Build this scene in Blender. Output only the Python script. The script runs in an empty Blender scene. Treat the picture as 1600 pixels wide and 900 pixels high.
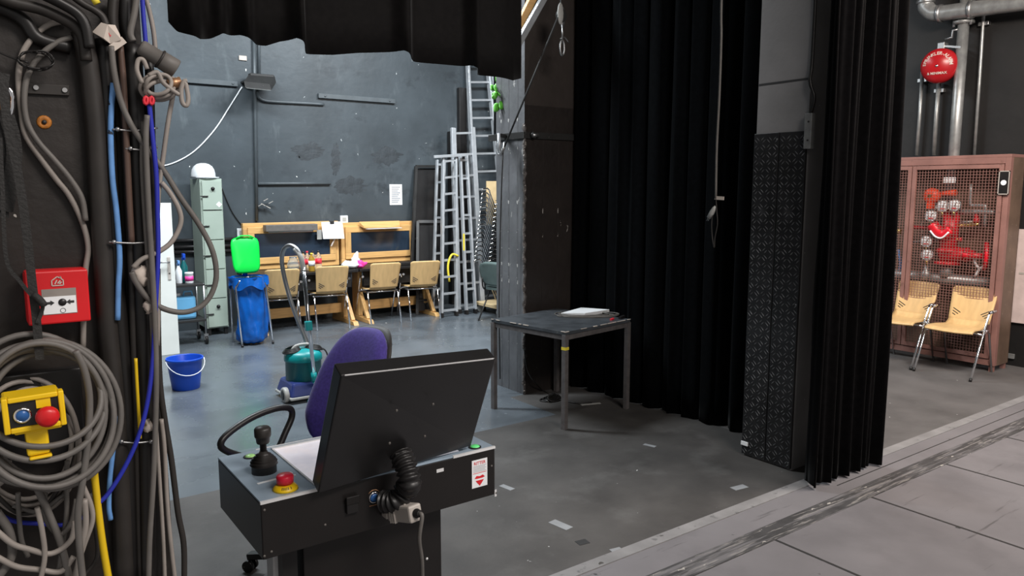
import bpy, math, random
import numpy as np
from mathutils import Vector, Matrix, Euler
random.seed(7)
SC = bpy.context.scene
COL = SC.collection

# ------------------------------------------------------------------ camera
FPX = 1180.0; CAMZ = 1.8; YAW = math.radians(54.2); PIT = math.atan(155/FPX)
FW = Vector((math.cos(YAW)*math.cos(PIT), math.sin(YAW)*math.cos(PIT), -math.sin(PIT)))
RT = Vector((math.sin(YAW), -math.cos(YAW), 0)); UP = RT.cross(FW)
CAM = Vector((0, 0, CAMZ))
cd = bpy.data.cameras.new('camera'); cam = bpy.data.objects.new('camera', cd); COL.objects.link(cam)
cd.sensor_width = 36; cd.lens = FPX*36/1600; cd.clip_start = .02
M4 = Matrix((RT, UP, -FW)).transposed().to_4x4(); M4.translation = CAM
cam.matrix_world = M4
SC.camera = cam

# ------------------------------------------------------------------ world, lights, exposure
SC.view_settings.view_transform = 'Standard'; SC.view_settings.look = 'None'
SC.view_settings.gamma = 1; SC.view_settings.use_curve_mapping = False
SC.view_settings.exposure = 0.0
W = bpy.data.worlds.new('world'); SC.world = W; W.use_nodes = True
W.node_tree.nodes['Background'].inputs[0].default_value = (1.0, .97, .95, 1)
W.node_tree.nodes['Background'].inputs[1].default_value = .42
def area(name, loc, target, sx, sy, power, col):
    l = bpy.data.lights.new(name, 'AREA'); l.shape = 'RECTANGLE'; l.size = sx; l.size_y = sy
    l.energy = power; l.color = col
    o = bpy.data.objects.new(name, l); COL.objects.link(o); o.location = loc
    o.rotation_euler = (Vector(target)-Vector(loc)).to_track_quat('-Z', 'Y').to_euler()
    return o
area('rear_tube_light', (1.5, 6.7, 4.9), (2.4, 7.9, 0), 2.6, .5, 380, (.88, .95, 1))
area('rear_tube_light', (4.9, 7.0, 4.9), (5.0, 8.2, 0), 2.6, .5, 330, (.88, .95, 1))
area('stage_work_light', (2.0, -1.6, 4.6), (2.2, 3.0, .3), 2.0, 1.0, 190, (1, .93, .88))
area('stage_work_light', (5.8, -.8, 5.0), (5.9, 2.2, 0), 2.2, 1.2, 180, (1, .93, .9))
area('wing_light', (5.3, 1.6, 4.0), (8.0, 3.4, .2), 1.4, .6, 185, (1, .88, .78))

# ------------------------------------------------------------------ helpers
def ray(px, py): return FW + RT*((px-800)/FPX) + UP*((450-py)/FPX)
def fl(px, py, z=0.0): d = ray(px, py); return CAM + d*((z-CAMZ)/d.z)
def aY(px, py, Y): d = ray(px, py); return CAM + d*(Y/d.y)
def aX(px, py, X): d = ray(px, py); return CAM + d*(X/d.x)
def V(*a): return Vector(a)
def lerp(a, b, t): return a+(b-a)*t

def crom(pts, n=6, closed=False):
    P = [Vector(p) for p in pts]
    if len(P) < 3: return P
    out = []
    N = len(P)
    for i in range(N if closed else N-1):
        if closed: p0, p1, p2, p3 = P[i-1], P[i], P[(i+1) % N], P[(i+2) % N]
        else:
            p1, p2 = P[i], P[i+1]
            p0 = P[i-1] if i > 0 else p1*2-p2
            p3 = P[i+2] if i+2 < N else p2*2-p1
        for k in range(n):
            t = k/n
            out.append(.5*((2*p1)+(p2-p0)*t+(2*p0-5*p1+4*p2-p3)*t*t+(3*p1-p0-3*p2+p3)*t**3))
    if not closed: out.append(P[-1])
    return out

ORG = {}
class MB:
    def __init__(s): s.v = []; s.f = []; s.sm = []; s.mi = []
    def add(s, vs, fs, smooth=False, mi=0):
        o = len(s.v); s.v += [Vector(v) for v in vs]
        for f in fs: s.f.append([i+o for i in f]); s.sm.append(smooth); s.mi.append(mi)
        return s
    def box(s, lo, hi, mat=None, mi=0):
        x0, y0, z0 = lo; x1, y1, z1 = hi
        vs = [V(x, y, z) for z in (z0, z1) for x, y in ((x0, y0), (x1, y0), (x1, y1), (x0, y1))]
        if mat is not None: vs = [mat @ v for v in vs]
        return s.add(vs, [(3, 2, 1, 0), (4, 5, 6, 7), (0, 1, 5, 4), (1, 2, 6, 5), (2, 3, 7, 6), (3, 0, 4, 7)], False, mi)
    def hexa(s, q, mi=0):
        return s.add(q, [(3, 2, 1, 0), (4, 5, 6, 7), (0, 1, 5, 4), (1, 2, 6, 5), (2, 3, 7, 6), (3, 0, 4, 7)], False, mi)
    def bar(s, p, q, w, t, up=(0, 0, 1), mi=0):
        p = Vector(p); q = Vector(q); d = (q-p).normalized(); up = Vector(up)
        if abs(d.dot(up)) > .97: up = V(0, 1, 0) if abs(d.y) < .9 else V(1, 0, 0)
        a = d.cross(up).normalized(); b = a.cross(d).normalized()
        a *= w/2; b *= t/2
        return s.hexa([p-a-b, p+a-b, p+a+b, p-a+b, q-a-b, q+a-b, q+a+b, q-a+b], mi)
    def tube(s, pts, r, n=8, closed=False, smooth=0, mi=0, cap=True):
        P = crom(pts, smooth, closed) if smooth else [Vector(p) for p in pts]
        rr = r if callable(r) else (lambda t: r)
        N = len(P); rings = []; prev = None
        for i, p in enumerate(P):
            if closed: t = (P[(i+1) % N]-P[i-1])
            else: t = P[min(i+1, N-1)]-P[max(i-1, 0)]
            if t.length < 1e-9: t = V(0, 0, 1)
            t = t.normalized()
            if prev is None:
                a = t.orthogonal().normalized()
            else:
                a = prev-t*prev.dot(t)
                a = a.normalized() if a.length > 1e-6 else t.orthogonal().normalized()
            prev = a; b = t.cross(a); R = rr(i/max(1, N-1))
            rings.append([p+(a*math.cos(2*math.pi*k/n)+b*math.sin(2*math.pi*k/n))*R for k in range(n)])
        vs = [v for g in rings for v in g]; fs = []
        for i in range(N if closed else N-1):
            j = (i+1) % N
            for k in range(n):
                k2 = (k+1) % n
                fs.append((i*n+k, i*n+k2, j*n+k2, j*n+k))
        s.add(vs, fs, True, mi)
        if not closed and cap:
            o = len(s.v)-len(vs)
            s.f.append([o+k for k in range(n)][::-1]); s.sm.append(False); s.mi.append(mi)
            s.f.append([o+(N-1)*n+k for k in range(n)]); s.sm.append(False); s.mi.append(mi)
        return s
    def cyl(s, p, q, r, r2=None, n=20, mi=0):
        r2 = r if r2 is None else r2
        return s.tube([p, q], lambda t: r+(r2-r)*t, n, mi=mi)
    def lathe(s, prof, base, axis=(0, 0, 1), n=24, mi=0, smooth=True):
        ax = Vector(axis).normalized(); a = ax.orthogonal().normalized(); b = ax.cross(a); base = Vector(base)
        vs = []; fs = []
        for r, z in prof:
            for k in range(n):
                th = 2*math.pi*k/n
                vs.append(base+ax*z+(a*math.cos(th)+b*math.sin(th))*max(r, 1e-5))
        for i in range(len(prof)-1):
            for k in range(n):
                k2 = (k+1) % n
                fs.append((i*n+k, i*n+k2, (i+1)*n+k2, (i+1)*n+k))
        m = len(prof)-1
        s.add(vs, fs, smooth, mi)
        o = len(s.v)-len(vs)
        s.f.append([o+k for k in range(n)][::-1]); s.sm.append(False); s.mi.append(mi)
        s.f.append([o+m*n+k for k in range(n)]); s.sm.append(False); s.mi.append(mi)
        return s
    def pad(s, fn, nu, nv, th, mi=0, e=3.0):
        """rounded cushion: fn(x, y) with x, y in -1..1 over a superellipse, edges thinned"""
        nu += nu % 2
        def sq(u, v):
            x, y = u*2-1, v*2-1; m_ = max(abs(x), abs(y)); n_ = (abs(x)**e+abs(y)**e)**(1/e); k = m_/n_ if n_ > 1e-9 else 1
            return x*k, y*k, m_
        C_ = [[fn(*sq(i/nu, j/nv)[:2]) for j in range(nv+1)] for i in range(nu+1)]
        top = []; bot = []
        for i in range(nu+1):
            for j in range(nv+1):
                x, y, m_ = sq(i/nu, j/nv); h = .004; 
                du = fn(x+h, y)-fn(x-h, y); dv = fn(x, y+h)-fn(x, y-h); nn = du.cross(dv).normalized()
                t = th/2*math.sqrt(max(0, 1-m_**5))+.001
                top.append(C_[i][j]+nn*t); bot.append(C_[i][j]-nn*t)
        K = nv+1; n = len(top); fs = []
        for i in range(nu):
            for j in range(nv):
                a, b, c, d = i*K+j, (i+1)*K+j, (i+1)*K+j+1, i*K+j+1
                fs.append((a, b, c, d)); fs.append((n+d, n+c, n+b, n+a))
        ring = [i*K for i in range(nu+1)]+[nu*K+j for j in range(1, K)]+[i*K+nv for i in range(nu-1, -1, -1)]+[j for j in range(nv-1, 0, -1)]
        for x, y in zip(ring, ring[1:]+ring[:1]): fs.append((y, x, n+x, n+y))
        return s.add(top+bot, fs, True, mi)
    def prism(s, poly, fn, d, mi=0, smooth=False):
        """poly: 2-D outline; fn maps (u,v)->Vector; d: extrusion Vector"""
        n = len(poly); d = Vector(d)
        a = [fn(*p) for p in poly]; b = [v+d for v in a]
        s.add(a+b, [list(range(n))[::-1], list(range(n, 2*n))], False, mi)
        s.add(a+b, [(i, (i+1) % n, n+(i+1) % n, n+i) for i in range(n)], smooth, mi)
        return s
    def sheet(s, fn, nu, nv, th, mi=0, smooth=True):
        """closed slab around the surface fn(u,v)"""
        P = [[fn(i/nu, j/nv) for j in range(nv+1)] for i in range(nu+1)]
        top = []; bot = []
        for i in range(nu+1):
            for j in range(nv+1):
                du = P[min(i+1, nu)][j]-P[max(i-1, 0)][j]; dv = P[i][min(j+1, nv)]-P[i][max(j-1, 0)]
                nn = du.cross(dv); nn = nn.normalized() if nn.length > 1e-9 else V(0, 0, 1)
                top.append(P[i][j]+nn*th/2); bot.append(P[i][j]-nn*th/2)
        K = nv+1; n = len(top); fs = []
        for i in range(nu):
            for j in range(nv):
                a, b, c, d = i*K+j, (i+1)*K+j, (i+1)*K+j+1, i*K+j+1
                fs.append((a, b, c, d)); fs.append((n+d, n+c, n+b, n+a))
        s.add(top+bot, fs, smooth, mi); o = len(s.v)-2*n
        ring = [i*K for i in range(nu+1)]+[nu*K+j for j in range(1, K)]+[i*K+nv for i in range(nu-1, -1, -1)]+[j for j in range(nv-1, 0, -1)]
        for x, y in zip(ring, ring[1:]+ring[:1]):
            s.f.append([o+y, o+x, o+n+x, o+n+y]); s.sm.append(False); s.mi.append(mi)
        return s
    def ball(s, c, r, n=16, m=10, mi=0, mat=None):
        c = Vector(c); rx, ry, rz = (r, r, r) if not isinstance(r, (tuple, list)) else r
        vs = [V(0, 0, rz)]
        for j in range(1, m):
            ph = math.pi*j/m
            for k in range(n):
                th = 2*math.pi*k/n
                vs.append(V(rx*math.sin(ph)*math.cos(th), ry*math.sin(ph)*math.sin(th), rz*math.cos(ph)))
        vs.append(V(0, 0, -rz))
        if mat is not None: vs = [mat @ v for v in vs]
        vs = [v+c for v in vs]
        fs = [(0, 1+k, 1+(k+1) % n) for k in range(n)]
        for j in range(m-2):
            for k in range(n):
                a = 1+j*n+k; b = 1+j*n+(k+1) % n
                fs.append((a, a+n, b+n, b))
        L = len(vs)-1; a0 = 1+(m-2)*n
        fs += [(L, a0+(k+1) % n, a0+k) for k in range(n)]
        return s.add(vs, fs, True, mi)
    def text(s, body, size, fn, depth=.0004, align='CENTER', mi=0, bold=False):
        """lettering: fn maps flat (x,y) -> Vector on the surface"""
        c = bpy.data.curves.new('lettering', 'FONT'); c.body = body; c.size = size; c.align_x = align; c.align_y = 'CENTER'
        c.resolution_u = 2
        if bold: c.offset = size*.02
        o = bpy.data.objects.new('lettering', c); COL.objects.link(o)
        dg = bpy.context.evaluated_depsgraph_get(); dg.update()
        me = bpy.data.meshes.new_from_object(o.evaluated_get(dg))
        s.add([fn(v.co.x, v.co.y) for v in me.vertices], [list(p.vertices) for p in me.polygons], False, mi)
        bpy.data.objects.remove(o); bpy.data.curves.remove(c); bpy.data.meshes.remove(me)
        return s
    def build(s, name, m, parent=None, org=None, bevel=0, subsurf=0, flip=False):
        if parent is not None: o0 = ORG[parent.name]
        elif org is not None: o0 = Vector(org)
        else:
            xs = [v.x for v in s.v]; ys = [v.y for v in s.v]; zs = [v.z for v in s.v]
            o0 = V((min(xs)+max(xs))/2, (min(ys)+max(ys))/2, min(zs))
        me = bpy.data.meshes.new(name)
        me.from_pydata([v-o0 for v in s.v], [], s.f); me.update()
        for x in (m if isinstance(m, (list, tuple)) else [m]): me.materials.append(x)
        me.polygons.foreach_set('use_smooth', s.sm); me.polygons.foreach_set('material_index', s.mi)
        o = bpy.data.objects.new(name, me); COL.objects.link(o); ORG[o.name] = o0
        if parent is not None: o.parent = parent
        else: o.location = o0
        if bevel:
            b = o.modifiers.new('bevel', 'BEVEL'); b.width = bevel; b.segments = 2; b.limit_method = 'ANGLE'; b.angle_limit = math.radians(40)
        if subsurf:
            b = o.modifiers.new('subdivision', 'SUBSURF'); b.levels = subsurf; b.render_levels = subsurf
        return o
def tag(o, label, cat, group=None):
    o['label'] = label; o['category'] = cat
    if group: o['group'] = group
    return o
def thing(name, label, cat, loc, group=None, rot=0.0, local=False):
    o = bpy.data.objects.new(name, None); COL.objects.link(o); o.empty_display_size = .1
    o.location = loc; o.rotation_euler = (0, 0, rot)
    ORG[o.name] = V(0, 0, 0) if local else Vector(loc)
    return tag(o, label, cat, group)
def dup(root, loc, rot, label, group=None):
    c = root.copy(); COL.objects.link(c); c.location = loc; c.rotation_euler = (0, 0, rot); c['label'] = label
    if group: c['group'] = group
    elif 'group' in c: del c['group']
    def rec(a, b):
        for ch in list(a.children):
            k = ch.copy(); COL.objects.link(k); k.parent = b; rec(ch, k)
    rec(root, c)
    return c
def struct(o): o['kind'] = 'structure'; return o

# ------------------------------------------------------------------ materials
def mat(name, col, rough=.5, metal=0.0, var=(8, .12), bump=None, spec=.5, sheen=0.0, trans=0.0, emit=0.0, patches=(), chips=(), coat=0.0, stretch=(1, 1, 1), rvar=0.0, alpha=1.0, ior=1.45):
    m = bpy.data.materials.new(name); m.use_nodes = True
    nt = m.node_tree; N = nt.nodes; L = nt.links; b = N['Principled BSDF']
    b.inputs['Roughness'].default_value = rough; b.inputs['Metallic'].default_value = metal
    b.inputs['Specular IOR Level'].default_value = spec; b.inputs['IOR'].default_value = ior
    if sheen: b.inputs['Sheen Weight'].default_value = sheen; b.inputs['Sheen Roughness'].default_value = .35
    if trans: b.inputs['Transmission Weight'].default_value = trans
    if coat: b.inputs['Coat Weight'].default_value = coat; b.inputs['Coat Roughness'].default_value = .15
    tc = N.new('ShaderNodeTexCoord'); mp = N.new('ShaderNodeMapping'); L.new(tc.outputs['Object'], mp.inputs[0])
    mp.inputs['Scale'].default_value = stretch
    vec = mp.outputs[0]
    no = N.new('ShaderNodeTexNoise'); no.inputs['Scale'].default_value = var[0]; no.inputs['Detail'].default_value = 6
    L.new(vec, no.inputs['Vector'])
    mx = N.new('ShaderNodeMix'); mx.data_type = 'RGBA'
    a = var[1]
    mx.inputs['A'].default_value = tuple(c*(1-a) for c in col)+(1,)
    mx.inputs['B'].default_value = tuple(min(1, c*(1+a)) for c in col)+(1,)
    rp = N.new('ShaderNodeMapRange'); rp.inputs[1].default_value = .3; rp.inputs[2].default_value = .7
    L.new(no.outputs['Fac'], rp.inputs[0]); L.new(rp.outputs[0], mx.inputs['Factor'])
    cur = mx.outputs['Result']
    def over(fac, c2):
        nonlocal cur
        q = N.new('ShaderNodeMix'); q.data_type = 'RGBA'; q.inputs['B'].default_value = tuple(c2)+(1,)
        L.new(cur, q.inputs['A']); L.new(fac, q.inputs['Factor']); cur = q.outputs['Result']
    for (sc, lo, hi, c2, op, st) in patches:
        n2 = N.new('ShaderNodeTexNoise'); n2.inputs['Scale'].default_value = sc; n2.inputs['Detail'].default_value = 8; n2.inputs['Roughness'].default_value = .6
        m2 = N.new('ShaderNodeMapping'); m2.inputs['Scale'].default_value = st; m2.inputs['Location'].default_value = (sc*1.7, lo*31, hi*17)
        L.new(tc.outputs['Object'], m2.inputs[0]); L.new(m2.outputs[0], n2.inputs['Vector'])
        r2 = N.new('ShaderNodeMapRange'); r2.inputs[1].default_value = lo; r2.inputs[2].default_value = hi; r2.inputs[4].default_value = op
        L.new(n2.outputs['Fac'], r2.inputs[0]); over(r2.outputs[0], c2)
    for (sc, th, keep, c2, st) in chips:
        vo = N.new('ShaderNodeTexVoronoi'); vo.inputs['Scale'].default_value = sc
        m2 = N.new('ShaderNodeMapping'); m2.inputs['Scale'].default_value = st
        n3 = N.new('ShaderNodeTexNoise'); n3.inputs['Scale'].default_value = sc*2.5
        ad = N.new('ShaderNodeMix'); ad.data_type = 'RGBA'; ad.blend_type = 'LINEAR_LIGHT'; ad.inputs['Factor'].default_value = .35/sc
        L.new(tc.outputs['Object'], m2.inputs[0]); L.new(tc.outputs['Object'], n3.inputs['Vector'])
        L.new(m2.outputs[0], ad.inputs['A']); L.new(n3.outputs['Color'], ad.inputs['B']); L.new(ad.outputs['Result'], vo.inputs['Vector'])
        lt = N.new('ShaderNodeMath'); lt.operation = 'LESS_THAN'; lt.inputs[1].default_value = th; L.new(vo.outputs['Distance'], lt.inputs[0])
        sp = N.new('ShaderNodeSeparateColor'); L.new(vo.outputs['Color'], sp.inputs[0])
        gt = N.new('ShaderNodeMath'); gt.operation = 'GREATER_THAN'; gt.inputs[1].default_value = keep; L.new(sp.outputs[0], gt.inputs[0])
        mu = N.new('ShaderNodeMath'); mu.operation = 'MULTIPLY'; L.new(lt.outputs[0], mu.inputs[0]); L.new(gt.outputs[0], mu.inputs[1])
        over(mu.outputs[0], c2)
    L.new(cur, b.inputs['Base Color'])
    if rvar:
        rr = N.new('ShaderNodeMapRange'); rr.inputs[1].default_value = .3; rr.inputs[2].default_value = .7
        rr.inputs[3].default_value = max(.03, rough-rvar); rr.inputs[4].default_value = min(1, rough+rvar)
        L.new(no.outputs['Fac'], rr.inputs[0]); L.new(rr.outputs[0], b.inputs['Roughness'])
    if bump:
        nb = N.new('ShaderNodeTexNoise'); nb.inputs['Scale'].default_value = bump[0]; nb.inputs['Detail'].default_value = 5
        L.new(vec, nb.inputs['Vector'])
        bp = N.new('ShaderNodeBump'); bp.inputs['Strength'].default_value = bump[1]; bp.inputs['Distance'].default_value = .02
        L.new(nb.outputs['Fac'], bp.inputs['Height']); L.new(bp.outputs[0], b.inputs['Normal'])
    if emit:
        L.new(cur, b.inputs['Emission Color']); b.inputs['Emission Strength'].default_value = emit
    return m
WHT = (.75, .75, .72)
M_wallback = mat('wall_paint_blue_black', (.052, .063, .071), .42, var=(1.3, .26), bump=(9, .16), spec=.4,
    patches=[(2.2, .56, .72, (.03, .036, .042), .75, (1, 1, 1)), (5, .58, .76, (.14, .16, .17), .5, (1, 1, .35)), (1.4, .62, .7, (.022, .026, .03), .7, (1, 1, 1.6))],
    chips=[(3.0, .038, .45, WHT, (1, 1, 1)), (8, .07, .72, (.4, .42, .42), (1, 1, 1))])
M_black = mat('wall_black', (.0075, .0068, .0066), .6, var=(3, .3), bump=(14, .1), chips=[(7, .05, .8, (.3, .3, .3), (1, 1, 1))])
M_wallbrown = mat('wall_brown_black', (.0155, .0115, .0093), .5, var=(6, .35), bump=(18, .15), patches=[(7, .6, .75, (.05, .043, .038), .5, (1, 1, 1))],
    chips=[(22, .08, .86, (.35, .33, .3), (1, 1, 1))])
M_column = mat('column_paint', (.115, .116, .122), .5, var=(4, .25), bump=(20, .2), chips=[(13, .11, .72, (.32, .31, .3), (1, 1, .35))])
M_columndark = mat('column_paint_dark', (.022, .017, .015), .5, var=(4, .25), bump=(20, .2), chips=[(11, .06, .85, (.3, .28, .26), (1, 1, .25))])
M_chipped = mat('chipped_concrete_edge', (.1, .09, .085), .8, var=(30, .6), bump=(60, .5), chips=[(40, .25, .5, (.4, .36, .33), (1, 1, 1))])
M_floorrear = mat('floor_paint_blue_grey', (.10, .115, .13), .28, var=(2.2, .18), bump=(5, .035), spec=.5, rvar=.09,
    patches=[(1.6, .55, .72, (.075, .088, .1), .6, (1, 1, 1)), (14, .66, .74, (.24, .26, .28), .5, (1, 1, 1))], chips=[(5, .075, .72, (.5, .52, .52), (1, 1, 1)), (12, .06, .85, (.5, .52, .52), (1, 1, 1))])
M_floormat = mat('floor_mat_dark_grey', (.068, .064, .061), .6, var=(2.5, .3), bump=(40, .06), spec=.35,
    patches=[(3, .54, .72, (.115, .112, .108), .65, (1, 1, 1)), (1.1, .5, .68, (.042, .04, .039), .6, (1, 1, 1)), (40, .62, .7, (.09, .09, .09), .4, (1, 1, 1))], chips=[(9, .035, .6, (.33, .33, .33), (1, 1, 1)), (3.5, .03, .7, (.55, .55, .55), (1, 1, 1))])
M_floorwing = mat('floor_wing_lit_grey', (.105, .10, .098), .6, var=(2.5, .25), bump=(40, .05), spec=.35, patches=[(3, .54, .72, (.13, .127, .123), .5, (1, 1, 1))], chips=[(6, .045, .6, (.55, .55, .53), (1, 1, 1))])  # the dark mat in a lighter grey; stronger wing light painted into it
M_stage = mat('stage_floor_grey', (.165, .158, .165), .5, var=(2.4, .12), bump=(12, .04), spec=.4,
    patches=[(1.5, .52, .7, (.11, .105, .11), .6, (1, 1, 1)), (5, .65, .69, (.05, .048, .048), .6, (.22, 3, 1)), (9, .7, .73, (.03, .03, .03), .8, (1, 1, 1))],
    chips=[(4, .035, .75, (.02, .02, .02), (1, 1, 1)), (10, .03, .85, (.5, .5, .5), (1, 1, 1))])
M_strip = mat('floor_edge_strip_grey', (.21, .205, .205), .6, var=(5, .2), patches=[(14, .6, .68, (.08, .08, .08), .7, (1, 1, 1))], chips=[(9, .1, .75, (.06, .055, .05), (1, 1, 1))])
M_track = mat('floor_track_worn', (.05, .049, .05), .55, var=(6, .3), patches=[(5, .50, .6, (.15, .145, .15), .9, (.3, 6, 1)), (16, .55, .63, (.27, .255, .24), .7, (.4, 5, 1))], chips=[(14, .14, .6, (.38, .36, .33), (.5, 2, 1))])
M_velvet = mat('black_velvet', (.0024, .0021, .0023), .95, var=(30, .3), spec=.06, sheen=.03)
M_velvetb = mat('black_velvet_blue', (.0015, .0018, .0022), .95, var=(30, .3), spec=.05, sheen=.02)
M_tape = mat('grey_tape', (.26, .27, .28), .5)
M_tapedark = mat('dark_tape', (.03, .03, .03), .5)
M_red = mat('red_plastic', (.62, .012, .016), .35)
M_redglow = mat('red_button', (.75, .02, .05), .35)
M_yellow = mat('yellow_plastic', (.85, .55, .008), .4)
M_cable = mat('cable_grey', (.125, .115, .105), .55, var=(20, .15))
M_cablelt = mat('cable_light_grey', (.27, .24, .215), .55, var=(20, .15))
M_cabledk = mat('cable_black', (.009, .0078, .0072), .42, var=(20, .2), chips=[(28, .1, .86, (.3, .27, .24), (1, 1, .5))])
M_cablemid = mat('cable_dark_grey', (.023, .0195, .017), .55, var=(20, .2))
M_cablebr = mat('cable_brown', (.1, .06, .045), .5)
M_cableblue = mat('cable_light_blue', (.13, .3, .62), .5, var=(30, .2), chips=[(50, .2, .6, (.02, .03, .05), (1, 1, 1))])
M_cablenavy = mat('cable_deep_blue', (.02, .03, .38), .45)
M_cableyel = mat('cable_yellow', (.75, .5, .01), .45)
M_cream = mat('cream_tape', (.55, .48, .42), .6)
M_copper = mat('bare_copper_clamp', (.4, .22, .12), .4, metal=.6)
M_steel = mat('steel_grey', (.42, .42, .42), .38, metal=.9)
M_chrome = mat('chrome', (.78, .78, .8), .12, metal=1.0, var=(5, .03))
M_alu = mat('aluminium', (.44, .46, .48), .36, metal=.4, var=(10, .1))
M_darkmetal = mat('dark_metal', (.035, .034, .033), .45, metal=.3, chips=[(30, .1, .8, (.2, .19, .18), (1, 1, 1))])
M_railpaint = mat('painted_rail', (.075, .087, .095), .4)
M_rubber = mat('black_rubber', (.03, .027, .025), .42)
M_blackpl = mat('black_plastic', (.014, .013, .013), .38)
M_blackbox = mat('console_black_sheet', (.011, .0095, .009), .34, var=(10, .1))
M_monitor = mat('monitor_black_sheet', (.017, .0165, .017), .3, var=(10, .1))
M_panel = mat('console_panel_blue_grey', (.30, .38, .46), .3, metal=.1)  # blue-grey raised so the colour carries the reflection of wall and lamps
M_screen = mat('console_display_sheen_glow', (.72, .70, .80), .12, var=(3, .35), spec=.6, patches=[(3, .5, .6, (.75, .66, .66), .6, (1, 1, 1))], emit=.38)  # reflection of the ceiling light put in as pale colour and glow
M_edge = mat('brushed_edge', (.74, .74, .74), .3, metal=.15)
M_white = mat('white_paper', (.82, .83, .84), .6, var=(10, .03))
M_offwhite = mat('offwhite_paint', (.72, .74, .7), .45, var=(4, .05))
M_whitepl = mat('white_plastic', (.78, .8, .82), .35, var=(5, .04))
M_beigepl = mat('beige_plastic', (.45, .41, .37), .45)
M_green = mat('green_lid_plastic', (.005, .72, .07), .35, var=(5, .05))
M_bag = mat('blue_bin_bag', (.005, .1, .42), .25, var=(4, .3), bump=(9, .5), spec=.6)
M_bucket = mat('blue_bucket_plastic', (.008, .07, .5), .35, var=(5, .08))
M_teal = mat('teal_plastic', (.005, .26, .27), .35)
M_tealdk = mat('dark_teal_plastic', (.006, .1, .105), .35)
M_indigo = mat('indigo_plastic', (.02, .035, .16), .4)
M_purple = mat('purple_fabric', (.055, .036, .23), .85, var=(80, .2), sheen=.3, bump=(300, .1))
M_locker = mat('locker_grey_green', (.34, .4, .34), .4, var=(4, .06))
M_lockerside = M_locker
M_pine = mat('pine_wood', (.66, .38, .14), .45, var=(3, .18), stretch=(1, 12, 12))
M_pinev = mat('pine_wood_upright', (.6, .35, .13), .45, var=(3, .18), stretch=(12, 12, 1))
M_ply = mat('beech_plywood', (.66, .44, .2), .38, var=(4, .1), stretch=(6, 2, 1.2))
M_glass = mat('dark_window_glass', (.022, .035, .055), .07, spec=.8, var=(2, .3))
M_clear = mat('clear_bottle_plastic', (.9, .95, .97), .08, trans=.9, var=(2, .02), ior=1.2)
M_amber = mat('amber_drink', (.5, .3, .04), .15, trans=.3)
M_redlabel = mat('red_label', (.7, .03, .05), .5)
M_pink = mat('pink_wrap', (.85, .06, .35), .4)
M_grgrey = mat('grey_green_fabric', (.085, .12, .115), .8, bump=(200, .1))
M_leaf = mat('leaf_green', (.1, .42, .04), .4, var=(20, .3))
M_conc = mat('pier_grey_paint', (.19, .186, .186), .5, var=(3, .15), bump=(30, .08), chips=[(12, .08, .7, (.5, .48, .45), (1, 1, 1))])
M_tread = mat('tread_plate_black', (.022, .022, .023), .33, metal=.35, var=(4, .4), patches=[(4, .62, .72, (.1, .1, .105), .5, (1, 1, 1))])
M_rust = mat('cabinet_red_brown', (.25, .125, .105), .5, var=(5, .15), patches=[(10, .62, .7, (.12, .06, .045), .6, (1, 1, 1))])
M_brownside = mat('cabinet_side_brown', (.13, .085, .06), .5, var=(6, .2), chips=[(20, .12, .75, (.3, .24, .18), (1, 1, 1))])
M_galv = mat('galvanised_pipe', (.3, .305, .3), .4, metal=.55, var=(15, .2))
M_brass = mat('brass', (.6, .42, .15), .3, metal=.9)
M_valvered = mat('valve_red', (.58, .012, .022), .35)
M_orangered = mat('orange_red', (.75, .06, .02), .4)
M_poster = mat('pale_pink_board', (.62, .5, .47), .6)
M_lampglass = mat('floodlight_glass', (.2, .22, .2), .15, spec=.7)
M_greenled = mat('green_lens', (.15, .8, .25), .3)
M_palelens = mat('pale_green_lens', (.4, .75, .25), .3)
M_blueliq = mat('blue_water_jug', (.15, .42, .68), .2, var=(3, .1))
M_sockblue = mat('blue_key_face', (.03, .12, .35), .3)
M_orange = mat('orange_plug', (.42, .15, .02), .6, var=(90, .5))
M_redink = mat('red_ink', (.65, .02, .03), .5)
M_blackink = mat('black_ink', (.03, .03, .03), .5)
M_greyink = mat('grey_ink', (.25, .25, .27), .5)
M_rope = mat('dark_rope', (.03, .03, .03), .7)
M_strap = mat('black_webbing', (.018, .017, .016), .7, bump=(200, .2))
M_ceil = mat('ceiling_black', (.02, .02, .02), .7)
M_yellowtag = mat('yellow_tag', (.75, .6, .05), .5)
M_board = mat('tan_board', (.6, .45, .25), .5)
M_ltgrey = mat('light_grey_plastic', (.38, .38, .36), .45)
M_darkpatch = mat('dark_wall_patch', (.036, .043, .049), .5, var=(9, .3), bump=(30, .2))
M_tabletop = mat('table_top_black', (.055, .061, .068), .34, var=(9, .3), patches=[(14, .66, .72, (.16, .17, .18), .6, (1, 1, 1))], chips=[(18, .07, .7, (.35, .33, .3), (1, 1, 1))])
M_tableleg = mat('table_leg_grey', (.12, .11, .108), .42, metal=.2, var=(20, .2))
M_treadwornlit = mat('tread_bars_worn_highlit', (.135, .14, .145), .36, metal=.5, var=(6, .5))  # bars paler from wear, with highlights also painted into the colour
M_bellred = mat('bell_red', (.36, .008, .012), .3)
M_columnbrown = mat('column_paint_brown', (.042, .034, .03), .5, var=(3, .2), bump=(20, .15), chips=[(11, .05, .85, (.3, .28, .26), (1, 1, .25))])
M_drip = mat('column_joint_flaking', (.10, .10, .105), .55, var=(9, .3), chips=[(34, .3, .55, (.45, .44, .42), (1, 1, .5))])
M_dripdark = mat('column_joint_dark', (.022, .017, .015), .55, var=(9, .3), chips=[(30, .25, .75, (.3, .28, .26), (1, 1, .4))])
M_valance = mat('black_velvet_border', (.0045, .0038, .0037), .8, var=(30, .3), spec=.2, sheen=.16)

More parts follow.
